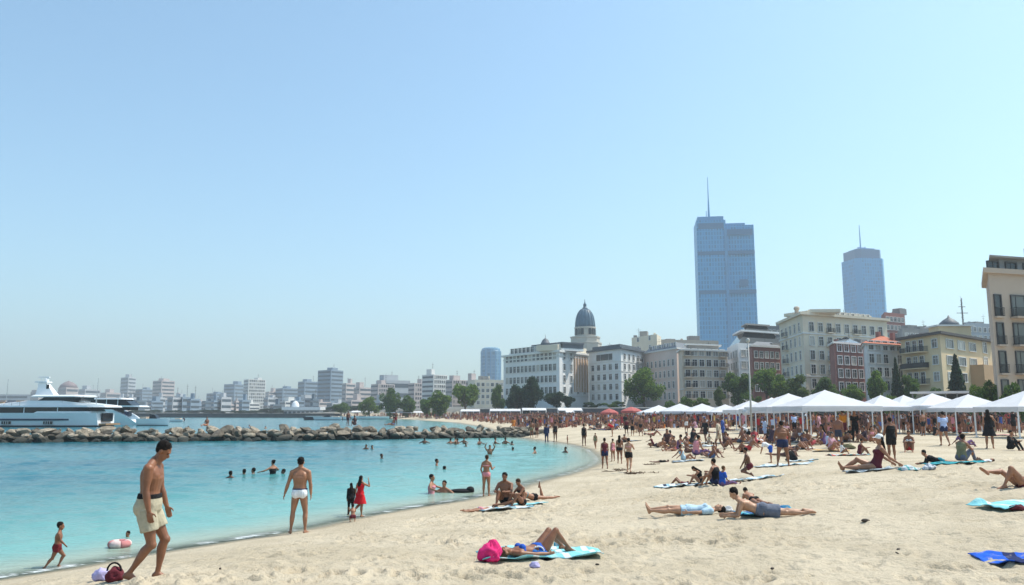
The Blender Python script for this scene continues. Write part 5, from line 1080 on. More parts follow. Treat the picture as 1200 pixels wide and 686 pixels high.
# B5
B = Bld('apartment_building', 'pinkish building with slate mansard roof behind the round tree', 'building', [P(757, 262), P(795, 240), P(818, 252)], zat(600, 411, 248), pinkw)
z0 = zat(600, 468, 245); B.wins(0, 7, 4, z0, 3.3, 1.2, 1.9); B.wins(1, 3, 4, z0, 3.3, 1.2, 1.7); B.slab('cornice', B.ztop-.1, B.ztop+.3, .5, trimw); B.hip('mansard_roof', B.ztop+.3, zat(600, 402, 248), .1, 2.2, slate); B.wins(0, 6, 1, B.ztop+.5, 3, 1.2, 1.5, t0=.08, inset=.8); clutter(B, 5, 4)
B = Bld('apartment_building', 'beige building with stacked balconies between the mansard roof and dark glass attic', 'building', [P(797, 236), P(801, 226), P(855, 232)], zat(600, 411, 228), beigew)
z0 = zat(600, 466.5, 228); fh = 2.95; B.wins(1, 6, 5, z0, fh, 1.6, 1.8, rail=[0, 5], bw=2.6); B.belt(z0+fh-.7, .25); B.slab('cornice', B.ztop-.1, B.ztop+.3, .6, trimw); B.slab('setback_floor', B.ztop+.3, zat(600, 404, 228), -2.2, rgrey); B.slab('terrace_roof', zat(600, 404, 228), zat(600, 402.5, 228), -1.4, trimw); clutter(B, 6, 5)
# B6 modern
B = Bld('office_building', 'white office building with stepped dark glass attic left of the big cream building', 'building', [P(855, 250), P(868, 232), P(925, 242)], zat(600, 404, 238), white)
z0 = zat(600, 459, 235); B.wins(0, 4, 4, z0, 3.3, 1.8, 1.9); B.wins(1, 8, 4, z0, 3.3, 1.9, 1.9)
B.hip('glass_attic', B.ztop+.05, zat(600, 389, 238), -.5, 3.2, dkglass); B.slab('attic_slab', zat(600, 389.5, 238), zat(600, 387.5, 238), -1.6, white); B.hip('upper_glass', zat(600, 387.5, 238), zat(600, 380, 238), -3.4, 5.0, dkglass); B.slab('roof_slab', zat(600, 380, 238), zat(600, 378.3, 238), -4.0, rgrey)
B = Bld('brick_house', 'small red brick house with pale corner in front of the white office building', 'building', [P(879, 222), P(884, 214), P(918, 220)], zat(600, 407, 217), brick)
z0 = zat(600, 459, 217); B.wins(1, 5, 4, z0, 2.95, 1.2, 1.7, fr=trimw); B.slab('cornice', B.ztop-.1, B.ztop+.35, .4, trimw); B.hip('roof', B.ztop+.35, B.ztop+1.6, .2, 2, slate); clutter(B, 3, 6)
# B7 big cream
B = Bld('apartment_building', 'big five storey cream building with flat stepped roof before the second tower', 'building', [P(918, 212), P(946, 190), P(1046, 204)], zat(600, 371.5, 196), creamw)
fh = 3.35; z0 = zat(600, 455, 192)
B.wins(0, 5, 5, z0, fh, 1.5, 2.1, rail=[1], bw=2.6); B.wins(1, 9, 5, z0, fh, 1.5, 2.1, rail=[2, 5], bw=2.4, dep=.8)
B.belt(z0+4*fh-.75, .35, .22); B.belt(z0+fh-.75, .35, .2); B.slab('cornice', B.ztop-.2, B.ztop+.4, .8, creamw); sub(B, 'setback_floor', .12, .90, B.ztop+.4, zat(600, 363.5, 192), creamw, side=1, depth=9, proud=-2.0); sub(B, 'setback_floor', .1, .98, B.ztop+.4, zat(600, 366, 196), creamw, side=0, depth=9, proud=-2)
B.wins(1, 12, 1, B.ztop+.55, 3, 1.1, .8, t0=.14, t1=.88, inset=2.0); sub(B, 'roof_pavilion', .45, .8, zat(600, 363.5, 192), zat(600, 361, 192), rgrey, side=1, depth=6, proud=-3)
clutter(B, 8, 7); mb = MB(); p = np.array(B.poly[1]); mb.lathe((p[0]+.5, p[1]+5, B.H), [(.5, 0), (.5, 1.6), (.7, 1.7), (.7, 2.1), (.4, 2.4)], 10); mb.build('chimney', tan, B.root)
# B8 brick
B = Bld('brick_house', 'dark red brick house with white framed windows between the cream building and the tiled roof', 'building', [P(976, 184), P(982, 176), P(1017, 182)], zat(600, 403, 178), brick)
z0 = zat(600, 458, 177); B.wins(1, 4, 4, z0, 2.85, 1.5, 1.8, fr=mat('trim_white', (.72, .72, .72), .6)); B.slab('cornice', B.ztop-.1, B.ztop+.3, .35, trimw); B.hip('glass_roof', B.ztop+.3, zat(600, 393, 178), -.2, 3.4, mat('glass_grey', (.16, .19, .22), .15, .1)); clutter(B, 3, 8)
# B9 red tile roof
B = Bld('tiled_house', 'white house with bright red tiled hip roof', 'building', [P(1016, 176), P(1019, 166), P(1064, 172)], zat(600, 404.5, 168), white)
z0 = zat(600, 457, 167); B.wins(1, 5, 4, z0, 2.75, 1.5, 1.8, skip=[(3, 0), (3, 2)]); B.slab('eave', B.ztop-.1, B.ztop+.2, .5, trimw); B.hip('roof', B.ztop+.2, zat(600, 391, 169), .7, 3.6, rooft); B.rbox('chimney', .4, .5, .8, .8, 3.4, brick); B.rbox('chimney', .75, .5, .8, .8, 3.0, brick)
# B10 yellow corner building
B = Bld('apartment_building', 'yellow three storey corner building with curved balconies and dark flat eave', 'building', [P(1061, 166), P(1108, 153), P(1168, 172)], zat(600, 394, 158), yel)
z0 = zat(600, 449, 155); fh = 3.15; B.wins(0, 3, 3, z0, fh, 1.4, 2.2, t0=.12, t1=.62); B.wins(0, 1, 3, z0+.4, fh, 1.6, 1.6, t0=.74, t1=1); B.wins(1, 3, 3, z0+.4, fh, 3.6, 1.6, 'wide', t0=.05, t1=.70); B.wins(1, 1, 3, z0+.4, fh, 2.2, 2.2, t0=.74, t1=.95)
a, b_, d, n_, L = B.face(0); ang = math.atan2(d[1], d[0])
for r in range(3):
    mb = MB(); m_ = MB(); pts = [(L*.32*math.cos(t), 1.7*math.sin(t)**.5) for t in np.linspace(.0, math.pi, 15)]; mb.prism(pts+[(-L*.32, -.1), (L*.32, -.1)], 0, .22)
    p = a+d*L*.38; o = mb.build('balcony', yel, B.root, False, (p[0], p[1], z0-B.zb+r*fh-.3)); flip = np.dot(np.array([-d[1], d[0]]), n_) < 0; o.rotation_euler = (0, 0, ang+(math.pi if flip else 0))
    for q, q2 in zip(pts, pts[1:]):
        m_.tube((*q, 1.15), (*q2, 1.15), .04, n=5)
        for t in (0, .25, .5, .75): m_.tube((q[0]+(q2[0]-q[0])*t, q[1]+(q2[1]-q[1])*t, .2), (q[0]+(q2[0]-q[0])*t, q[1]+(q2[1]-q[1])*t, 1.15), .035 if r != 1 else .10, n=5)
    m_.build('railing', dkmetal, o)
B.slab('eave', B.ztop-.1, B.ztop+.35, .9, mat('eave_dark', (.06, .05, .05), .6)); B.slab('roof_deck', B.ztop+.35, B.ztop+.6, -1.0, rgrey)
mb = MB(); p = np.array(B.poly[1])*.45+np.array(B.poly[2])*.1; mb.box((p[0]+2, p[1]+3, B.H+1.5), (6.5, 4, 2.0)); mb.build('penthouse', yel, B.root); mb = MB(); mb.box((p[0]+2, p[1]+3, B.H+2.6), (7.6, 5, .3)); mb.build('penthouse_roof', trimw, B.root); mb = MB(); mb.lathe((p[0]+2, p[1]+3, B.H+2.7), [(2.0, 0), (1.8, .6), (1.0, 1.3), (.3, 1.7), (.08, 2.2)], 14); mb.build('roof_cupola', slate, B.root, True); clutter(B, 6, 9)
sub(B, 'side_annex', .52, 1.05, B.zb, zat(600, 427, 160), ochre, side=1, depth=5, proud=2.5)
# B11 right edge
B = Bld('apartment_building', 'tall tan building with dark iron balconies cut off by the right edge', 'building', [P(1168, 104), P(1172, 93), P(1330, 99)], zat(600, 321, 94), wallm('sandstone', (.47, .385, .315))); B.fine = True
fh = 3.28; z0 = zat(600, 436.5, 93.5)
tt = [(1176, 1183, False), (1190, 1220, True), (1232, 1262, True), (1274, 1282, False), (1290, 1318, True)]; aL = B.pts[1]; bL = B.pts[2]
for (xa, xb, wide) in tt:
    f_ = lambda px: (px-1172)/(1330-1172); B.wins(1, 1, 4, z0-fh, fh, 2.6 if wide else .95, 2.35, 'wide' if wide else 'pl', fr=mat('frame_dark', (.05, .05, .055), .4), t0=f_(xa)-.004, t1=f_(xb)+.004, rail='all', bw=3.2 if wide else 1.2, dep=.9 if wide else .32)
B.slab('cornice', B.ztop-.12, B.ztop+.45, .5, B.wall); B.slab('setback_floor', B.ztop+.45, zat(600, 303.5, 95), -1.3, mat('wall_slate', (.22, .24, .26), .7)); B.wins(1, 7, 1, B.ztop+.65, 3, 1.5, .9, inset=1.3, fr=mat('frame_dark', (.05, .05, .055), .4)); B.slab('roof_slab', zat(600, 303.5, 95), zat(600, 301.5, 95), -.3, rgrey); B.rbox('chimney', .25, .6, .5, .5, 5.2, rgrey); B.rbox('roof_hut', .5, .6, 6, 4, 6.5, B.wall)
# blocks behind
for (x0, xc, x1, yt_, D, m, lab, c_, r_) in [
    (1040, 1044, 1068, 366, 300, brick, 'dark reddish block peeking out behind the big cream building', 5, 3), (1058, 1064, 1104, 385, 280, rgrey, 'grey block behind the yellow corner building, left one of two', 6, 3), (1134, 1140, 1172, 378, 300, wallm('bluegrey', (.34, .38, .42)), 'blue grey block behind the yellow corner building beside the lattice mast', 5, 2),
    (770, 776, 845, 398, 330, tan, 'tan block between the pinkish building and the skyscraper', 8, 3), (896, 902, 938, 372+10, 320, slate, 'dark slate block behind the white office building', 6, 3), (548, 556, 592, 445, 420, creamw, 'pale block at the left end of the white building', 6, 4)]:
    B = Bld('apartment_building', lab, 'building', [P(x0, D+12), P(xc, D), P(x1, D+6)], zat(600, yt_, D), m); B.wins(1, c_, r_, B.ztop-1.2-3.1*r_+1, 3.1, 1.5, 1.7); clutter(B, 4, int(x0))
x, y = at(1137, 230); zb = h1(x, y); ms = thing('lattice_mast', 'thin antenna mast with cross arms behind the yellow corner building', 'mast', (x, y, zb)); H = zat(600, 350, 230)-zb
mb = MB()
for k in range(3): mb.tube((.35*math.cos(k*2.1), .35*math.sin(k*2.1), 0), (.12*math.cos(k*2.1), .12*math.sin(k*2.1), H), .07, n=5)
for z in np.arange(1, H, 1.2): mb.tube((.3, 0, z), (-.2, .25, z+.9), .04, n=4)
mb.build('mast', plantm, ms); mb = MB(); mb.tube((-1.6, 0, H*.86), (1.6, 0, H*.86), .10, n=5); mb.tube((-1.0, 0, H*.92), (1.0, 0, H*.92), .09, n=5); mb.build('cross_arm', plantm, ms)
# ------------------------------------------------------------------ towers
def curtain(name, glass, frame, fw, fhh, rough=.25):
    m, nt, b = new_mat(name); tc = nd(nt, 'ShaderNodeTexCoord'); sx = nd(nt, 'ShaderNodeSeparateXYZ'); nt.links.new(tc.outputs['Object'], sx.inputs[0])
    ad = nd(nt, 'ShaderNodeMath', operation='ADD'); nt.links.new(sx.outputs[0], ad.inputs[0]); nt.links.new(sx.outputs[1], ad.inputs[1]); cb = nd(nt, 'ShaderNodeCombineXYZ'); nt.links.new(ad.outputs[0], cb.inputs[0]); nt.links.new(sx.outputs[2], cb.inputs[1])
    br = nd(nt, 'ShaderNodeTexBrick', offset=0.0); nt.links.new(cb.outputs[0], br.inputs['Vector']); br.inputs['Scale'].default_value = 1; br.inputs['Brick Width'].default_value = fw; br.inputs['Row Height'].default_value = fhh; br.inputs['Mortar Size'].default_value = fhh*.13; br.inputs['Bias'].default_value = -.1
    br.inputs['Color1'].default_value = tuple(glass)+(1,); br.inputs['Color2'].default_value = tuple(g_*.62 for g_ in glass)+(1,); br.inputs['Mortar'].default_value = tuple(frame)+(1,)
    nt.links.new(br.outputs['Color'], b.inputs['Base Color']); b.inputs['Roughness'].default_value = rough; b.inputs['Specular IOR Level'].default_value = .3; return m
cw1 = curtain('curtain_wall_blue', (.015, .28, .56), (.045, .35, .62), 2.4, 3.9, .4); cw2 = curtain('curtain_wall_plain', (.012, .28, .56), (.02, .32, .60), 3.0, 4.0, .4); bluec = mat('tower_cladding', (.04, .27, .50), .4, .1, .1)
D = 700; c0 = at(855.5, D); ta = thing('glass_tower', 'tall blue glass skyscraper with stepped top and spire', 'skyscraper', (c0[0], c0[1], 5), R(-8)); u = D/F; Zt = lambda py: zat(600, py, D)-5
mb = MB(); mb.box((-16*u, 0, Zt(262)/2), (33.5*u, 38*u, Zt(262)-0)); mb.build('west_shaft', cw1, ta)
mb = MB(); mb.box((16.5*u, 2, Zt(268)/2), (33*u, 38*u, Zt(268))); mb.build('east_shaft', cw1, ta)
mb = MB(); mb.box((.3*u, -18.2*u, Zt(272)/2), (3.2*u, 4*u, Zt(272))); mb.build('recess_strip', bluec, ta)
mb = MB(); mb.box((-16*u, 1, (Zt(262)+Zt(257))/2), (30*u, 34*u, Zt(257)-Zt(262))); mb.build('crown', bluec, ta); mb = MB(); mb.box((12*u, 3, (Zt(268)+Zt(264.5))/2), (24*u, 30*u, Zt(264.5)-Zt(268))); mb.build('crown', bluec, ta)
for yy in (300, 345):
    for xx, yo in ((-16, -19.1), (16.5, -18.9)): mb = MB(); mb.box((xx*u, yo*u, Zt(yy)), (32.4*u, .5, 3.2)); mb.build('plant_floor_band', mat('louvre', (.015, .15, .30), .5), ta)
for k, (xx, yy) in enumerate(((-16, 266), (16.5, 274))): mb = MB(); mb.box((xx*u, -19.1*u, Zt(yy)-2), (29*u, .7, 5)); mb.build('louvre_band', mat('louvre', (.015, .15, .30), .5), ta)
mb = MB(); mb.box((19*u, -19.0*u, Zt(335)), (9*u, .5, 6)); mb.build('sign_panel', mat('louvre', (.015, .15, .30), .5), ta)
mb = MB(); mb.tube((-16*u, 0, Zt(257.5)), (-16*u, 0, Zt(235)), 1.1, .6, 8); mb.tube((-16*u, 0, Zt(235)), (-16*u, 0, Zt(207)), .5, .2, 8); mb.tube((-19*u, 0, Zt(257.5)), (-19*u, 0, Zt(247)), .3, n=6); mb.build('spire', bluec, ta)
D = 900; c0 = at(1021.5, D); tb = thing('glass_tower', 'plain blue glass tower with dark crown and rooftop antenna', 'skyscraper', (c0[0], c0[1], 5), R(10)); u = D/F; Zt = lambda py: zat(600, py, D)-5
oc = lambda r, sq=.72: [(r*a, r*b_) for a, b_ in ((-1, -sq), (-sq, -1), (sq, -1), (1, -sq), (1, sq), (sq, 1), (-sq, 1), (-1, sq))]
mb = MB(); mb.prism(oc(18.6*u), 0, Zt(306)); mb.build('shaft', cw2, tb); mb = MB(); mb.prism(oc(16.6*u), Zt(306), Zt(295.5)); mb.build('crown', mat('crown_blue', (.012, .13, .28), .4), tb); mb = MB(); mb.prism(oc(12*u), Zt(295.5), Zt(293.5)); mb.build('roof_plant', bluec, tb)
mb = MB(); mb.tube((-1*u, 0, Zt(294)), (-1*u, 0, Zt(264)), .9, .35, 8); mb.tube((-5*u, 0, Zt(290.5)), (6*u, 0, Zt(290.5)), .5, n=6); mb.tube((-4*u, 0, Zt(293)), (-4*u, 0, Zt(290)), .4, n=6); mb.tube((5*u, 0, Zt(293)), (5*u, 0, Zt(289)), .4, n=6); mb.build('antenna', bluec, tb)
D = 950; c0 = at(575, D); tb = thing('glass_tower', 'round pale blue tower left of the dome', 'skyscraper', (c0[0], c0[1], 3)); u = D/F; Zt = lambda py: zat(600, py, D)-3
mb = MB(); mb.lathe((0, 0, 0), [(11.5*u, 0), (11.5*u, Zt(412)), (11.2*u, Zt(411.6)), (10.6*u, Zt(409)), (8*u, Zt(407.8))], 24); mb.build('shaft', curtain('curtain_wall_pale', (.09, .26, .42), (.15, .33, .48), 5, 4), tb)
for k in range(12): a = 2*math.pi*k/12; mb = MB(); mb.tube((11.6*u*math.cos(a), 11.6*u*math.sin(a), 2), (11.6*u*math.cos(a), 11.6*u*math.sin(a), Zt(412)), .5, n=5); mb.build('mullion', bluec, tb)
# ------------------------------------------------------------------ far skyline
bandg = mat('ribbon_glass', (.05, .07, .09), .25)
def far(x0, x1, yt_, D, m, lab, split=.35, bands=6, nwin=0, extra=None, name='apartment_building', side=0):
    a, c, b_ = P(x0, D*1.02), P(x0+(x1-x0)*split, D), P(x1, D*1.025); B = Bld(name, lab, 'building', [a, c, b_], zat(600, yt_, D), m, 'hazy buildings of the far skyline')
    L = B.ztop-5; fh = max(3.2, (zat(600, yt_, D)-zat(600, 480, D))/max(bands, 1))
    for i in (0, 1):
        A_, E_, d, n_, W = B.face(i)
        if W < 2: continue
        if nwin and i == 1:
            B.wins(1, nwin, bands, B.ztop-fh*bands+fh*.25, fh, W/nwin*.6, fh*.55, 'pl', fr=m)
        else:
            for r in range(bands):
                z = B.ztop-fh*(r+1)+fh*.25-B.zb; mb = MB(); p = [A_+d*W*.05+n_*.12, A_+d*W*.95+n_*.12, A_+d*W*.95-n_*.3, A_+d*W*.05-n_*.3]; mb.prism([tuple(q) for q in p], z, z+fh*.42); mb.build('ribbon_window', bandg, B.root)
    r = np.random.RandomState(abs(int(x0))); W = (x1-x0)/F*D
    B.rbox('roof_hut', r.uniform(.3, .7), .5, W*r.uniform(.2, .5), W*.25, r.uniform(2, 5), m); B.mastb('antenna', r.uniform(.3, .7), .5, r.uniform(4, 9), .2, plantm, B.H+1)
    if extra == 'dome': mb = MB(); mb.lathe((0, 0, B.H), [(W*.42, 0), (W*.36, W*.14), (W*.2, W*.26), (.3, W*.33), (.1, W*.42)], 16); mb.build('dome_roof', mat('dome_red', (.22, .16, .16), .7), B.root, True)
    return B
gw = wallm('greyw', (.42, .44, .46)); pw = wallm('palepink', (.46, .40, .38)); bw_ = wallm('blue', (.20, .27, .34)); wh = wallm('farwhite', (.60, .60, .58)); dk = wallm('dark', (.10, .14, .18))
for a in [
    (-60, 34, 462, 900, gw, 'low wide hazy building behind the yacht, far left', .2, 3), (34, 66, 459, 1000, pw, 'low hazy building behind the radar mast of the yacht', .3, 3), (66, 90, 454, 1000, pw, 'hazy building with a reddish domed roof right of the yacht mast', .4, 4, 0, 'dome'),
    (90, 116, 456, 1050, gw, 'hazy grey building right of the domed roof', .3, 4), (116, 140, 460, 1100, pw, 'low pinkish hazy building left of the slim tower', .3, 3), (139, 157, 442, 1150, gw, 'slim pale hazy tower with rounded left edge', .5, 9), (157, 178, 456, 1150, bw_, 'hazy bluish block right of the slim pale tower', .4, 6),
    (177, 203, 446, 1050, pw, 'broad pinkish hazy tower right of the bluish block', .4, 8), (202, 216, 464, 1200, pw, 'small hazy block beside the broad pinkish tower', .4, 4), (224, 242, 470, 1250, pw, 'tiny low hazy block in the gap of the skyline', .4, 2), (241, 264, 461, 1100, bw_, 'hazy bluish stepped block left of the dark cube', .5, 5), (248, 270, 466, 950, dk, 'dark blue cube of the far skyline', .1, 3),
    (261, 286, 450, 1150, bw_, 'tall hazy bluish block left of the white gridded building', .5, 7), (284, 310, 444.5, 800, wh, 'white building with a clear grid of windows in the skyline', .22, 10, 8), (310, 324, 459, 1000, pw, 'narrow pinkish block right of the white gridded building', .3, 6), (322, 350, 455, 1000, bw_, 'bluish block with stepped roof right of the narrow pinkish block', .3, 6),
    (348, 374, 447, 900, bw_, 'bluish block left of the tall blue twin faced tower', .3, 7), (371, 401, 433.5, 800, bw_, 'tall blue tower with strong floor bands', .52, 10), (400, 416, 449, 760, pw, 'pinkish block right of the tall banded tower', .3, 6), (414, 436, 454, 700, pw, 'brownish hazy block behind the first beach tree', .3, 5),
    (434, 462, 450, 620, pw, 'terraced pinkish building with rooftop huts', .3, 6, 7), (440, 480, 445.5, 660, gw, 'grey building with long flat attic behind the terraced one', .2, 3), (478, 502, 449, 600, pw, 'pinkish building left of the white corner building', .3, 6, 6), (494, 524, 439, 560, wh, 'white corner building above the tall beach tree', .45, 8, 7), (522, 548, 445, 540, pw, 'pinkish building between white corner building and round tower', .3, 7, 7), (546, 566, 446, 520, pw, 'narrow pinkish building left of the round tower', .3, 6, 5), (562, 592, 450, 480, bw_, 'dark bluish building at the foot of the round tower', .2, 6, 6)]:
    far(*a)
# low houses filling the foot of the skyline
rng = np.random.RandomState(31); LOWC = [gw, pw, bw_, dk, wh]
px = 128.0
while px < 440:
    w_ = rng.uniform(9, 24); D = rng.uniform(520, 820)
    far(px, px+w_, rng.uniform(465, 476), D, LOWC[rng.choice(5, p=[.3, .25, .25, .1, .1])], 'low hazy house in the row at the foot of the far skyline', .3, 2); px += w_*rng.uniform(.45, .8)
for o in COL.objects:
    if o.get('label', '').startswith('low hazy house in the row'): o['group'] = 'low houses at the foot of the far skyline'; o.name = 'low_house'
# white pavilion on the far quay
c0 = at(356, 430); pv = thing('pavilion', 'long white pavilion with a white dome on the far quay', 'pavilion', (c0[0], c0[1], h1(*c0))); u = 430/F; zq = lambda py: zat(600, py, 430)-h1(*c0)
mb = MB(); mb.box((0, 0, zq(481)/2), (40*u, 10, zq(481))); mb.build('wall', gw, pv); mb = MB(); mb.box((0, 0, zq(479)), (44*u, 12, 1.6)); mb.build('roof', gel, pv); mb = MB(); mb.lathe((-10*u, 0, zq(479)), [(4.2*u, 0), (4.4*u, 1.4), (3.6*u, 2.8), (1.8*u, 3.7), (.2, 4)], 16); mb.build('dome', gel, pv, True)
for k in range(8): mb = MB(); mb.box((-18*u+k*5*u, -5.1, zq(484)), (3*u, .3, 1.4)); mb.build('window', bandg, pv)
# ------------------------------------------------------------------ quay, promenade wall, awnings
pwm = mat('wall_promenade', (.075, .08, .095), .9, .25, .4, .1)  # dark tone puts the shadowed band under the awnings into the wall colour
def strip_wall(name, label, line, z0f, z1f, th, m, cat):
    t = thing(name, label, cat, (line[0][0], line[0][1], 0)); o = np.array(line[0]); mb = MB(); cp = MB()
    for a, b_ in zip(line, line[1:]):
        a = np.array(a)-o; b_ = np.array(b_)-o; d = nrm(b_-a); n_ = np.array([d[1], -d[0]])*th/2
        q = [tuple(a+n_), tuple(b_+n_), tuple(b_-n_), tuple(a-n_)]; mb.prism(q, z0f, z1f); q2 = [tuple(a+n_*1.5), tuple(b_+n_*1.5), tuple(b_-n_*1.5), tuple(a-n_*1.5)]; cp.prism(q2, z1f, z1f+.18)
    mb.build('masonry', m, t); cp.build('coping', trimw if cat == 'wall' else pwm, t); return t
strip_wall('promenade_wall', 'low dark wall of the promenade behind the crowd', PROM_LINE[:7], -.3, 3.45, .6, pwm, 'wall')
strip_wall('quay_wall', 'dark quay along the far side of the bay', [(-72, 345), (-167, 376), (-420, 408), (-1150, 502)], -2, 1.65, 2.0, pwm, 'quay')
x, y = at(420, 300); jt = thing('jetty', 'thin pale jetty on posts before the far crowd', 'jetty', (x, y, 0)); mb = MB(); mb.box((-4, 0, .9), (30, 2, .25)); mb.build('deck', trimw, jt)
for k in range(8): mb = MB(); mb.tube((-18+4*k, 0, -2), (-18+4*k, 0, .8), .15); mb.build('pile', pwm, jt)
for i, (x0, x1, py, D) in enumerate([(412, 440, 482, 330), (453, 498, 482.5, 300), (540, 562, 480.5, 240), (574, 610, 480, 215), (612, 640, 479, 205), (654, 682, 479, 175), (663, 672, 481, 165)]):
    a, b_ = at(x0, D), at(x1, D); c0 = ((a[0]+b_[0])/2, (a[1]+b_[1])/2); zb = h1(*c0); t = thing('awning', ['white awning over the far crowd, leftmost', 'long white awning over the far crowd, second from the left', 'white awning over the far crowd, third from the left', 'white awning left of the brick bay of the white building', 'white awning below the brick bay of the white building', 'white awning below the right end of the white building', 'short low white awning in front of the one below the right end'][i], 'awning', (c0[0], c0[1], zb), 0, 'white awnings over the far crowd')
    W = b_[0]-a[0]; H = zat(600, py, D)-zb; mb = MB(); mb.loft([[(-W/2, -2, H-.5), (W/2, -2, H-.5), (W/2, -2, H-.38), (-W/2, -2, H-.38)], [(-W/2, 2.2, H-.1), (W/2, 2.2, H-.1), (W/2, 2.2, H+.15), (-W/2, 2.2, H+.15)]]); mb.build('cover', canv, t)
    for k in range(4): mb = MB(); mb.tube((-W/2+W*k/3, -1.9, -.2), (-W/2+W*k/3, -1.9, H-.45), .06); mb.tube((-W/2+W*k/3, 2, -.2), (-W/2+W*k/3, 2, H-.1), .06); mb.build('post', post_m, t)
# pergola on the promenade
a, b_ = at(1072, 122), at(1200, 112); c0 = ((a[0]+b_[0])/2, (a[1]+b_[1])/2); zb = h1(*c0); t = thing('pergola', 'long dark terrace pavilion with a thin white roof edge before the yellow building', 'pavilion', (c0[0], c0[1], zb), math.atan2(b_[1]-a[1], b_[0]-a[0])); W = math.dist(a, b_); H = zat(600, 458.5, 117)-zb
mb = MB(); mb.box((0, 1, H-.15), (W, 5, .3)); mb.build('roof', canv, t); mb = MB(); mb.box((0, 3, H/2-.2), (W-.6, .3, H-.3)); mb.build('back_wall', mat('shade_dark', (.05, .05, .05), .9), t)
for k in range(10): mb = MB(); mb.box((-W/2+.3+k*(W-.6)/9, -1.3, H/2-.2), (.16, .16, H-.3)); mb.build('post', plantm, t)
# ------------------------------------------------------------------ trees
def leafm(name, c0, c1):
    m, nt, b = new_mat(name); tc = nd(nt, 'ShaderNodeTexCoord'); geo = nd(nt, 'ShaderNodeNewGeometry')
    n_ = noise(.7, 4, .6, tc.outputs['Object'], nt); ad = nd(nt, 'ShaderNodeMath', operation='MULTIPLY_ADD'); nt.links.new(geo.outputs['Random Per Island'], ad.inputs[0]); ad.inputs[1].default_value = .55; nt.links.new(n_.outputs['Fac'], ad.inputs[2])
    col = mixc(c0, c1, ramp(ad.outputs[0], .45, 1.05, nt), nt); nt.links.new(col, b.inputs['Base Color']); b.inputs['Roughness'].default_value = .6; b.inputs['Specular IOR Level'].default_value = .25
    tr = nt.nodes.new('ShaderNodeBsdfTranslucent'); nt.links.new(col, tr.inputs['Color']); mx = nt.nodes.new('ShaderNodeMixShader'); mx.inputs[0].default_value = .5
    o = [q for q in nt.nodes if q.type == 'OUTPUT_MATERIAL'][0]; nt.links.new(b.outputs[0], mx.inputs[1]); nt.links.new(tr.outputs[0], mx.inputs[2]); nt.links.new(mx.outputs[0], o.inputs['Surface']); return m
LEAF = [leafm('foliage_mid', (.05, .105, .018), (.18, .27, .05)), leafm('foliage_dark', (.03, .075, .018), (.13, .21, .045)), leafm('foliage_light', (.05, .09, .02), (.15, .20, .06)), leafm('foliage_blue', (.012, .036, .018), (.04, .08, .036))]
bark = mat('bark', (.11, .08, .055), .9, .3, 4, .4)
def crown_mesh(kind, seed, n=4600):
    r = np.random.RandomState(seed); vs = []
    if kind == 'cone':
        N_ = 2200; h = r.uniform(0, 1, N_)**1.25; tier = .78+.22*np.abs(((h*9) % 1)-.5)*2; rad = (1-h)*.36*tier; a = r.uniform(0, 6.283, N_); q = np.sqrt(r.uniform(.35, 1, N_))
        C = np.stack([rad*q*np.cos(a), rad*q*np.sin(a), .1+h*.9-.10*rad*q], -1); S_ = r.uniform(.02, .045, N_)
    else:
        k = {'round': 26, 'wide': 30, 'loose': 20, 'bush': 18}[kind]; ax = {'round': (.48, .48, .45), 'wide': (.60, .55, .33), 'loose': (.42, .42, .45), 'bush': (.62, .5, .42)}[kind]; zc = {'round': .54, 'wide': .64, 'loose': .54, 'bush': .40}[kind]
        cl = []
        for i in range(k):
            d = nrm(r.normal(size=3)); q = r.uniform(.35, .86); cl.append((d*np.array(ax)*q+np.array([0, 0, zc]), r.uniform(.11, .21)))
        W = np.array([c[1]**2 for c in cl]); idx = r.choice(k, n, p=W/W.sum()); d = r.normal(size=(n, 3)); d /= np.linalg.norm(d, axis=1)[:, None]; q = r.uniform(.55, 1.05, n)[:, None]
        C = np.array([cl[i][0] for i in idx])+d*q*np.array([cl[i][1] for i in idx])[:, None]*np.array([1, 1, .85]); S_ = r.uniform(.015, .034, n); C = C[C[:, 2] > .06]; S_ = S_[:len(C)]
    mb = MB()
    for c, s_ in zip(C, S_):
        n_ = nrm(r.normal(size=3)+np.array([0, 0, .6])); a = nrm(np.cross(n_, r.normal(size=3))); b_ = np.cross(n_, a); L = s_*1.5
        mb.add([c-a*L, c-b_*s_*.8+n_*s_*.15, c+a*L, c+b_*s_*.8+n_*s_*.15], [(0, 1, 2, 3)])
    return mb
def trunk_mb(kind, seed):
    r = np.random.RandomState(seed); mb = MB()
    if kind == 'cone': mb.tube((0, 0, -.05), (0, 0, .9), .022, .005, 7); return mb
    if kind == 'bush':
        for i in range(5): a = i*1.26; mb.tube((0, 0, -.05), (.22*math.cos(a), .2*math.sin(a), .45), .02, .006, 6)
        return mb
    mb.tube((0, 0, -.05), (.01, 0, .16), .040, .030, 9); mb.tube((.01, 0, .16), (0, .01, .34), .030, .024, 9)
    for i in range(7):
        a = i*.9+r.uniform(0, .5); h0 = .24+.02*i; e = np.array([.30*math.cos(a), .30*math.sin(a), .55+r.uniform(0, .22)]); m_ = np.array([.12*math.cos(a), .12*math.sin(a), h0+.14]); mb.tube((0, .005, h0), m_, .018, .012, 6); mb.tube(m_, e, .012, .004, 6)
    return mb
CR = {}
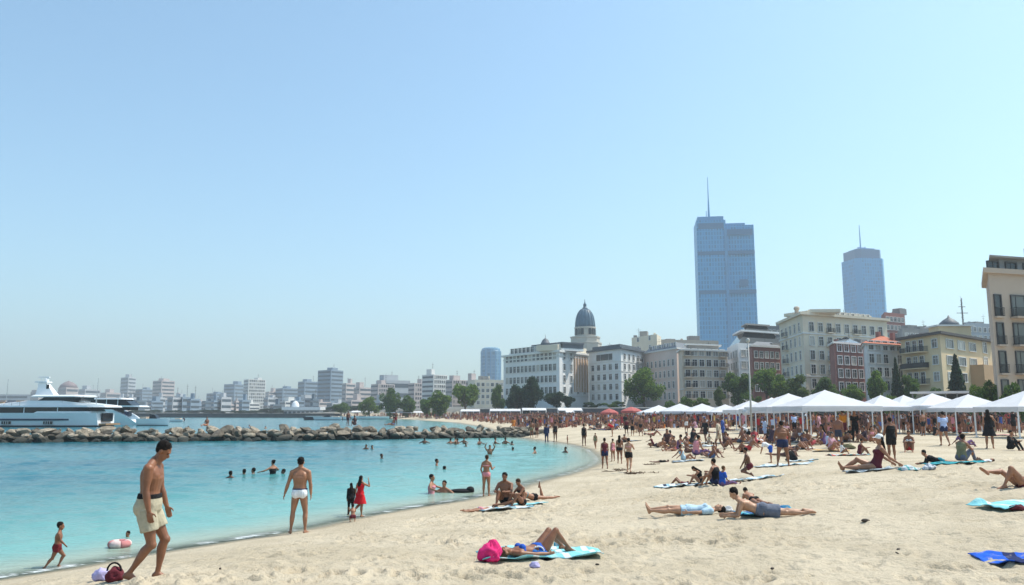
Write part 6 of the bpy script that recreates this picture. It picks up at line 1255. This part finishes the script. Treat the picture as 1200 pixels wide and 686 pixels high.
def tree(px, D, ytop, wpx, kind, lf, label, cat='tree', name=None, group=None, zoff=0):
    x, y = at(px, D); zb = h1(x, y)+zoff; H = zat(600, ytop, D)-zb; v = (int(px)*7+int(D)) % 3; key = (kind, v)
    if key not in CR: CR[key] = (crown_mesh(kind, v*11+len(kind)).mesh('crown'), trunk_mb(kind, v).mesh('trunk'))
    nm = name or {'cone': 'conifer_tree', 'bush': 'shrub'}.get(kind, 'broadleaf_tree'); t = thing(nm, label, cat, (x, y, zb), px*.37, group)
    wd = {'round': 1.0, 'wide': 1.2, 'loose': .92, 'cone': .66, 'bush': 1.25}[kind]; W = wpx/F*D; sx = W/wd
    t.scale = (sx, sx, H/1.02)
    c = link('crown', CR[key][0], t); 
    if not c.data.materials: c.data.materials.append(LEAF[lf])
    c.material_slots[0].link = 'OBJECT'; c.material_slots[0].material = LEAF[lf]
    u = link('trunk' if kind != 'bush' else 'stems', CR[key][1], t)
    if not u.data.materials: u.data.materials.append(bark)
    return t
for a in [
    (755, 205, 433, 46, 'round', 0, 'full round green tree in front of the white building with grey attic'),
    (622, 228, 439, 32, 'round', 3, 'dark blue green tree before the long white building'), (605, 232, 452, 26, 'loose', 3, 'dark shrubby tree left of the blue green one at the long white building'), (652, 226, 457, 28, 'round', 3, 'low dark tree below the brick bay of the long white building'), (666, 224, 462, 16, 'loose', 3, 'small dark tree at the right end of the long white building'),
    (457, 300, 453, 27, 'round', 1, 'round dark tree of the far row, above the long white awning'), (433, 320, 466, 26, 'round', 0, 'low green tree left of the round dark one in the far row'), (478, 300, 462, 26, 'loose', 1, 'dark ragged tree right of the round dark one in the far row'), (545, 262, 448, 40, 'wide', 0, 'broad green tree of the far row, left of the round tower foot'), (514, 270, 456, 34, 'loose', 0, 'loose pale green tree beside the broad one in the far row'), (584, 250, 452, 18, 'loose', 1, 'slender dark tree at the left corner of the long white building'), (400, 340, 471, 24, 'wide', 1, 'low dark tree at the right of the white pavilion'), (500, 285, 463, 18, 'loose', 1, 'narrow dark tree left of the loose pale green one'),
    (865, 178, 431, 34, 'round', 1, 'dark green tree left of the lamp post'), (899, 172, 429, 38, 'wide', 0, 'bright green tree right of the lamp post'), (916, 168, 437, 30, 'round', 0, 'green tree at the corner of the big cream building'), (938, 160, 440, 30, 'loose', 2, 'light yellow green tree before the big cream building'), (968, 160, 443, 30, 'loose', 1, 'dark tree right of the light yellow green one'), (1000, 150, 449, 30, 'round', 0, 'low green tree before the dark red brick house'), (1028, 146, 432, 28, 'round', 0, 'rounded green tree before the white house with tiled roof'), (1066, 140, 441, 26, 'loose', 1, 'dark leafy tree beside the slim conifer'),
    (1053, 140, 420, 17, 'cone', 3, 'slim dark conifer left of the yellow corner building'), (1124, 138, 416, 27, 'cone', 3, 'broad dark conifer before the yellow corner building'),
    (1158, 98, 432, 44, 'bush', 0, 'big green shrub at the foot of the tall tan building'), (1146, 112, 440, 30, 'bush', 0, 'green shrub right of the broad conifer'), (1188, 88, 436, 36, 'bush', 1, 'dark shrub below the balconies of the tall tan building'), (1098, 130, 448, 26, 'bush', 1, 'dark shrub left of the broad conifer'),
    (803, 170, 458, 26, 'bush', 1, 'dark shrub before the beige building with balconies'), (822, 172, 463, 24, 'bush', 0, 'low green shrub before the beige building with balconies'), (843, 172, 452, 16, 'loose', 2, 'small light tree at the right corner of the beige building'), (785, 170, 464, 24, 'bush', 1, 'low dark shrub right of the full round tree'), (720, 200, 468, 30, 'bush', 1, 'low hedge like shrub left of the full round tree'), (694, 205, 469, 24, 'bush', 3, 'low dark shrub below the white building with grey attic'), (985, 140, 455, 26, 'bush', 0, 'green shrub behind the biggest white canopy'), (1045, 132, 455, 26, 'bush', 0, 'green shrub between two canopies below the slim conifer'), (950, 145, 456, 26, 'bush', 2, 'light shrub behind the canopies before the big cream building'), (880, 160, 455, 26, 'bush', 1, 'dark shrub behind the lamp post')]:
    tree(*a, group='trees and shrubs along the promenade')
for i, (px, D, yt_) in enumerate([(262, 500, 481), (300, 490, 480), (230, 520, 480), (335, 470, 479), (390, 450, 474), (412, 420, 474), (376, 450, 479), (282, 500, 480), (205, 540, 480), (180, 560, 479), (248, 505, 479), (318, 480, 477), (425, 400, 473), (350, 470, 480), (160, 570, 480)]):
    tree(px, D, yt_, 34, 'bush', 3, 'low dark hazy clump of shrubs along the far quay', group='hazy shrubs along the far quay')
# ------------------------------------------------------------------ crowd
def objm(name, rnd=None, rough=.7):
    m, nt, b = new_mat(name); oi = nd(nt, 'ShaderNodeObjectInfo')
    if rnd:
        r = nd(nt, 'ShaderNodeValToRGB'); e = r.color_ramp.elements; e[0].color = rnd[0]+(1,); e[1].color = rnd[-1]+(1,)
        for i, c in enumerate(rnd[1:-1]): q = e.new((i+1)/(len(rnd)-1)); q.color = c+(1,)
        nt.links.new(oi.outputs['Random'], r.inputs[0]); nt.links.new(r.outputs[0], b.inputs['Base Color'])
    else: nt.links.new(oi.outputs['Color'], b.inputs['Base Color'])
    b.inputs['Roughness'].default_value = rough; return m
c_skin = objm('crowd_skin', [(.36, .17, .10), (.27, .115, .065), (.21, .085, .048), (.14, .055, .033)], .5); c_cloth = objm('crowd_cloth', None, .85); c_hair = objm('crowd_hair', [(.012, .009, .008), (.02, .014, .01), (.06, .035, .02)], .5)
def classify(o, fg, shirt, low):
    me = o.data; n = len(me.polygons); C = np.empty(n*3); me.polygons.foreach_get('center', C); C = C.reshape(-1, 3)
    caps = []
    p = lambda u: fg.tp(u)[0]
    caps.append((p(-.1), p(.12), .15, 1)); caps.append((p(.12), p(.5), .14, 1 if shirt else 0)); caps.append((p(.5), p(.88), .15, 1 if shirt or fg.sex == 'f' and False else 0))
    for A in (fg.LA, fg.RA): caps += [(A[0], A[1], .05, 1 if shirt else 0), (A[1], A[2], .04, 0)]
    for A in (fg.LL, fg.RL): caps += [(A[0], A[0]+(A[1]-A[0])*.45, .085, low), (A[0]+(A[1]-A[0])*.45, A[1], .07, 0), (A[1], A[2], .05, 0)]
    caps.append((fg.N, fg.Hc, .06, 0)); D = []
    for a, b_, r, _ in caps:
        e = b_-a; t = np.clip(((C-a)@e)/(e@e), 0, 1); D.append(np.linalg.norm(C-a-t[:, None]*e, axis=1)-r)
    mi = np.array([c[3] for c in caps])[np.argmin(np.array(D), 0)]
    rel = C-fg.Hc; hh = np.linalg.norm(rel, axis=1) < .22; mi = np.where(hh & ((rel@fg.hu > .055) | ((rel@fg.fd < -.015) & (rel@fg.hu > -.08))), 2, np.where(hh, 0, mi))
    me.materials.clear()
    for m in (c_skin, c_cloth, c_hair): me.materials.append(m)
    me.polygons.foreach_set('material_index', mi.astype(np.int32))
VAR = []
for nm, P_, sx, shirt, low in [
    ('standing', STAND, 'm', 0, 1), ('standing', pose(STAND, ra=((.3, .5, -.7), (-.3, .8, .5))), 'f', 1, 1), ('walking', WALK, 'm', 1, 1), ('walking', WALK, 'f', 0, 0), ('standing', pose(STAND, la=((-.4, -.2, -1), (.5, .2, -.5)), ra=((.4, -.2, -1), (-.5, .2, -.5))), 'm', 0, 1), ('standing', STAND, 'f', 0, 0), ('standing', pose(STAND, ll=((-.14, .02, -1), (-.05, -.03, -1), (-.2, 1, 0)), rl=((.14, .02, -1), (.05, -.03, -1), (.2, 1, 0)), la=((-.3, .2, -1), (0, .7, -.6))), 'm', 1, 1),
    ('sitting', SIT_KNEES, 'm', 0, 1), ('sitting', SIT_KNEES, 'f', 1, 0), ('sitting', SIT_OUT, 'f', 0, 0), ('reclining', RECLINE, 'm', 0, 1), ('lying', SUPINE_KNEES, 'f', 0, 0), ('lying', PRONE_ELBOWS, 'm', 0, 1), ('crouching', CROUCH, 'f', 1, 1)]:
    fg = Fig(P_, sx); sk_ = fg.skin(False); hm_ = fg.hair('long' if sx == 'f' and shirt else 'short'); o_ = len(sk_.v)
    sk_.v += hm_.v; sk_.f += [tuple(i+o_ for i in f) for f in hm_.f]; sk_.m += hm_.m
    o = pend(sk_, 'crowd_person', c_skin, None, .026, 3); VAR.append((nm, o, fg, shirt, low))
bake()
CV = []
for nm, o, fg, shirt, low in VAR:
    classify(o, fg, shirt, low); me = o.data; V = np.empty(len(me.vertices)*3); me.vertices.foreach_get('co', V); CV.append((nm, me, V.reshape(-1, 3)[:, 2].min())); bpy.data.objects.remove(o)
PAL = {'black': [(.012, .012, .014)], 'white': [(.68, .68, .70)], 'red': [(.45, .03, .03), (.38, .05, .06)], 'blue': [(.05, .10, .34), (.10, .18, .40)], 'orange': [(.60, .20, .04)], 'pink': [(.58, .24, .28), (.55, .30, .36)], 'pale blue': [(.42, .50, .68)], 'dark': [(.05, .03, .05), (.03, .04, .07), (.08, .04, .04)], 'yellow': [(.60, .44, .10)], 'green': [(.10, .20, .12)], 'beige': [(.46, .38, .28)]}
PN = list(PAL); PW = np.array([18, 10, 10, 9, 4, 9, 5, 28, 1.5, 1.5, 4.]); PW /= PW.sum()
rng = np.random.RandomState(2024); placed = []; DROPS = []
WORDS = {'standing': 'standing', 'walking': 'walking', 'sitting': 'sitting', 'reclining': 'leaning back', 'lying': 'lying', 'crouching': 'crouching'}
def drop(px, D, kinds, where, group, sc=1.0, rz=None, col=None, z=None):
    x, y = at(px, D); c = [i for i, q in enumerate(CV) if q[0] in kinds]; i = c[rng.randint(len(c))]; nm, me, zm = CV[i]
    o = link('person', me); s_ = sc*rng.uniform(.94, 1.08)*1.74/1.82; o.scale = (s_, s_, s_); o.rotation_euler = (0, 0, rng.uniform(0, 6.28) if rz is None else rz); o.location = (x, y, (h1(x, y) if z is None else z)-zm*s_-.02)
    cn = col or PN[rng.choice(len(PN), p=PW)]; cc = PAL[cn][rng.randint(len(PAL[cn]))]; o.color = cc+(1,)
    tag(o, 'person in %s %s %s' % ('dark clothing' if cn == 'dark' else cn+' clothing', WORDS[nm], where), 'person', group); placed.append((x, y)); DROPS.append((x, y)); return o
def ok(x, y, md):
    return all((x-a)**2+(y-b_)**2 > md*md for a, b_ in placed)
up_k = ('standing', 'walking'); lo_k = ('sitting', 'reclining', 'lying', 'crouching', 'sitting')
def scatter(n, x0, x1, D0, D1, pup, where, group, md=1.0, power=1.0):
    k = 0; tries = 0; mine = []; md = md*.62
    while k < n and tries < 6000:
        tries += 1
        if mine and rng.uniform() < .68:            # friends sit together
            q = mine[rng.randint(len(mine))]; px = q[0]+rng.normal(0, 1)*1.1/q[1]*F; D = q[1]+rng.normal(0, 1.0)
        else: px = rng.uniform(x0, x1); D = D0+(D1-D0)*rng.uniform(0, 1)**power
        x, y = at(px, D)
        h_, d_, p_ = hgt(np.array([x]), np.array([y]), True)
        if d_[0] < 3 or p_[0] > -1.2 or not ok(x, y, md): continue
        drop(px, D, up_k if rng.uniform() < pup else lo_k, where, group, .62 if rng.uniform() < .08 else 1); k += 1; mine.append((px, D))
scatter(66, 885, 1205, 56, 88, .62, 'in the crowd under and behind the white canopies', 'beachgoers at the white canopies', .85)
scatter(60, 690, 885, 82, 112, .45, 'in the dense crowd left of the lamp post', 'beachgoers in the central crowd', .9, .8)
scatter(30, 612, 705, 104, 150, .45, 'in the dense crowd behind the curve of the shoreline', 'beachgoers behind the shoreline curve', .9)
scatter(36, 740, 1000, 50, 82, .15, 'on the open sand in front of the crowd', 'beachgoers on the open sand', 1.6)
for f in FIGS: placed.append(f[5])
scatter(24, 760, 1015, 41, 58, .06, 'on the open sand nearer than the main crowd', 'beachgoers on the nearer open sand', 2.2)
scatter(9, 700, 760, 66, 98, .6, 'on the sand between shoreline and red parasols', 'beachgoers before the red parasols', 1.4)
for px, kd in ((408, 'standing'), (416, 'sitting'), (461, 'sitting'), (464, 'standing'), (243, 'sitting')):
    D = 76+px*.018; drop(px, D, (kd,), 'on top of the breakwater boulders', 'people on the breakwater', 1 if kd == 'sitting' else .8, z=1.35)
for px, yy in ((602, 508), (608, 507)): 
    x, y = on_water(px, yy); drop(px, y, ('standing',), 'by the stone slab at the breakwater end', 'people at the slab')
# towels and bags between the far groups
rng = np.random.RandomState(55); TW = []
tmats = [T_pale, T_turq, T_grey, clo('towel_white', (.66, .66, .66)), clo('towel_rose', (.55, .22, .26)), clo('towel_sky', (.25, .42, .60)), clo('towel_ochre', (.55, .36, .16)), clo('towel_navy', (.04, .06, .16))]
tn = ['pale', 'turquoise', 'grey', 'white', 'rose', 'sky blue', 'ochre', 'navy']
for i, (mx_, my_) in enumerate([DROPS[j] for j in rng.choice(len(DROPS), 56, replace=False)]):
    x = mx_+rng.normal(0, .5); y = my_+rng.normal(0, .4); q = i % 8; h_, d_, p_ = hgt(np.array([x]), np.array([y]), True)
    if d_[0] < 2 or p_[0] > -1: continue
    key = ('tw', q)
    if key not in CR:
        m = MB(); U, V = np.meshgrid(np.linspace(-.9, .9, 9), np.linspace(-.45, .45, 6)); Z = .05+.05*vnoise(U*3+q, V*4, q); P_ = np.stack([U, V, Z], -1).reshape(-1, 3); m.add(np.concatenate([P_, P_-np.array([0, 0, .015])]), [(j*9+k, j*9+k+1, j*9+k+10, j*9+k+9) for j in range(5) for k in range(8)]+[(54+j*9+k+9, 54+j*9+k+10, 54+j*9+k+1, 54+j*9+k) for j in range(5) for k in range(8)]); CR[key] = m.mesh('towel'); CR[key].materials.append(tmats[q])
    o = link('towel', CR[key], None, (x, y, h_[0]), rng.uniform(-.6, .6)); tag(o, 'small %s towel spread among the distant sunbathers' % tn[q], 'towel', 'towels among the distant sunbathers')
# small swimmers beyond the breakwater
for i, px in enumerate((222, 270, 286, 293, 312)):
    x, y = at(px, 118+i*4); o = drop(px, 118+i*4, ('standing',), 'in the harbour water beyond the breakwater', 'swimmers beyond the breakwater', 1, z=-1.15-.1*(i % 3))
# the far crowd: one mass
cm = [mat('mass_skin_light', (.34, .16, .10), .6), mat('mass_skin', (.22, .09, .055), .6), mat('mass_hair', (.015, .011, .01), .6)]+[mat('mass_cloth_%d' % i, c[0], .85) for i, c in enumerate(PAL.values())]
rng = np.random.RandomState(99); mb = MB()
def mini(x, y, z, s_, sit, a):
    sk_ = rng.randint(2); cl = 3+rng.choice(len(PN), p=PW); c, sn = math.cos(a)*s_, math.sin(a)*s_; o = len(mb.v)
    tp = lambda q: (x+q[0]*c-q[1]*sn, y+q[0]*sn+q[1]*c, z+q[2]*s_); m = MB(); hz_ = .0 if sit else .82
    if sit: m.tube((-.1, .1, .12), (-.12, .45, .45), .08, .06, 5, sk_); m.tube((.1, .1, .12), (.12, .45, .45), .08, .06, 5, sk_); m.tube((-.12, .45, .45), (-.12, .6, .02), .055, .04, 5, sk_); m.tube((.12, .45, .45), (.12, .6, .02), .055, .04, 5, sk_)
    else: m.tube((-.09, 0, .84), (-.12, .05*rng.randn(), 0), .09, .045, 5, sk_); m.tube((.09, 0, .84), (.12, .05*rng.randn(), 0), .09, .045, 5, sk_)
    full = rng.uniform() < .55
    el = lambda z0, z1, r0, r1, mm: m.loft([[(r0*math.cos(t)*1.5, r0*math.sin(t), hz_+z0) for t in np.linspace(0, 6.283, 8)[:-1]], [(r1*math.cos(t)*1.5, r1*math.sin(t), hz_+z1) for t in np.linspace(0, 6.283, 8)[:-1]]], mm)
    el(-.05, .2, .11, .10, cl); el(.2, .55, .10, .12, cl if full else sk_); m.tube((-.2, 0, hz_+.5), (-.26, .1, hz_+.0), .05, .035, 5, sk_); m.tube((.2, 0, hz_+.5), (.26, .1, hz_+.0), .05, .035, 5, sk_)
    m.ell((0, .02, hz_+.72), ((.085, 0, 0), (0, .1, 0), (0, 0, .12)), 7, 4, sk_); m.ell((0, -.01, hz_+.76), ((.09, 0, 0), (0, .1, 0), (0, 0, .10)), 7, 4, 2)
    mb.v += [tp(q) for q in m.v]; mb.f += [tuple(i+o for i in f) for f in m.f]; mb.m += m.m
n = 0; pts = []
def mass(N_, x0, x1, D0, D1, pup, md):
    k = 0
    pxs = rng.uniform(x0, x1, N_*8); Ds = D0+(D1-D0)*rng.uniform(0, 1, N_*8); XY = np.array([at(a, b_) for a, b_ in zip(pxs, Ds)]); H, d_, p_ = hgt(XY[:, 0], XY[:, 1], True)
    for i in range(len(pxs)):
        if k >= N_: break
        if d_[i] < 3.5 or p_[i] > -.8: continue
        mini(XY[i, 0], XY[i, 1], H[i]-.02, rng.uniform(.82, 1.02), rng.uniform() > pup, rng.uniform(0, 6.28)); k += 1
mass(1000, 400, 700, 150, 340, .6, 1); mass(640, 600, 770, 104, 200, .55, 1); mass(540, 750, 900, 90, 135, .6, 1); mass(560, 885, 1210, 66, 104, .7, 1)
tag(mb.build('crowd', cm), 'dense mass of tiny beachgoers packed along the far beach', 'crowd', kind='stuff')
print('FITS')
for f in FIGS: print('%-32s want %s got %s sc %.2f D %.1f' % (f[0], tuple(round(q) for q in f[1]), tuple(round(float(q)) for q in f[2]), f[3]*1.82, f[4]))
print('OBJ', len(bpy.data.objects))
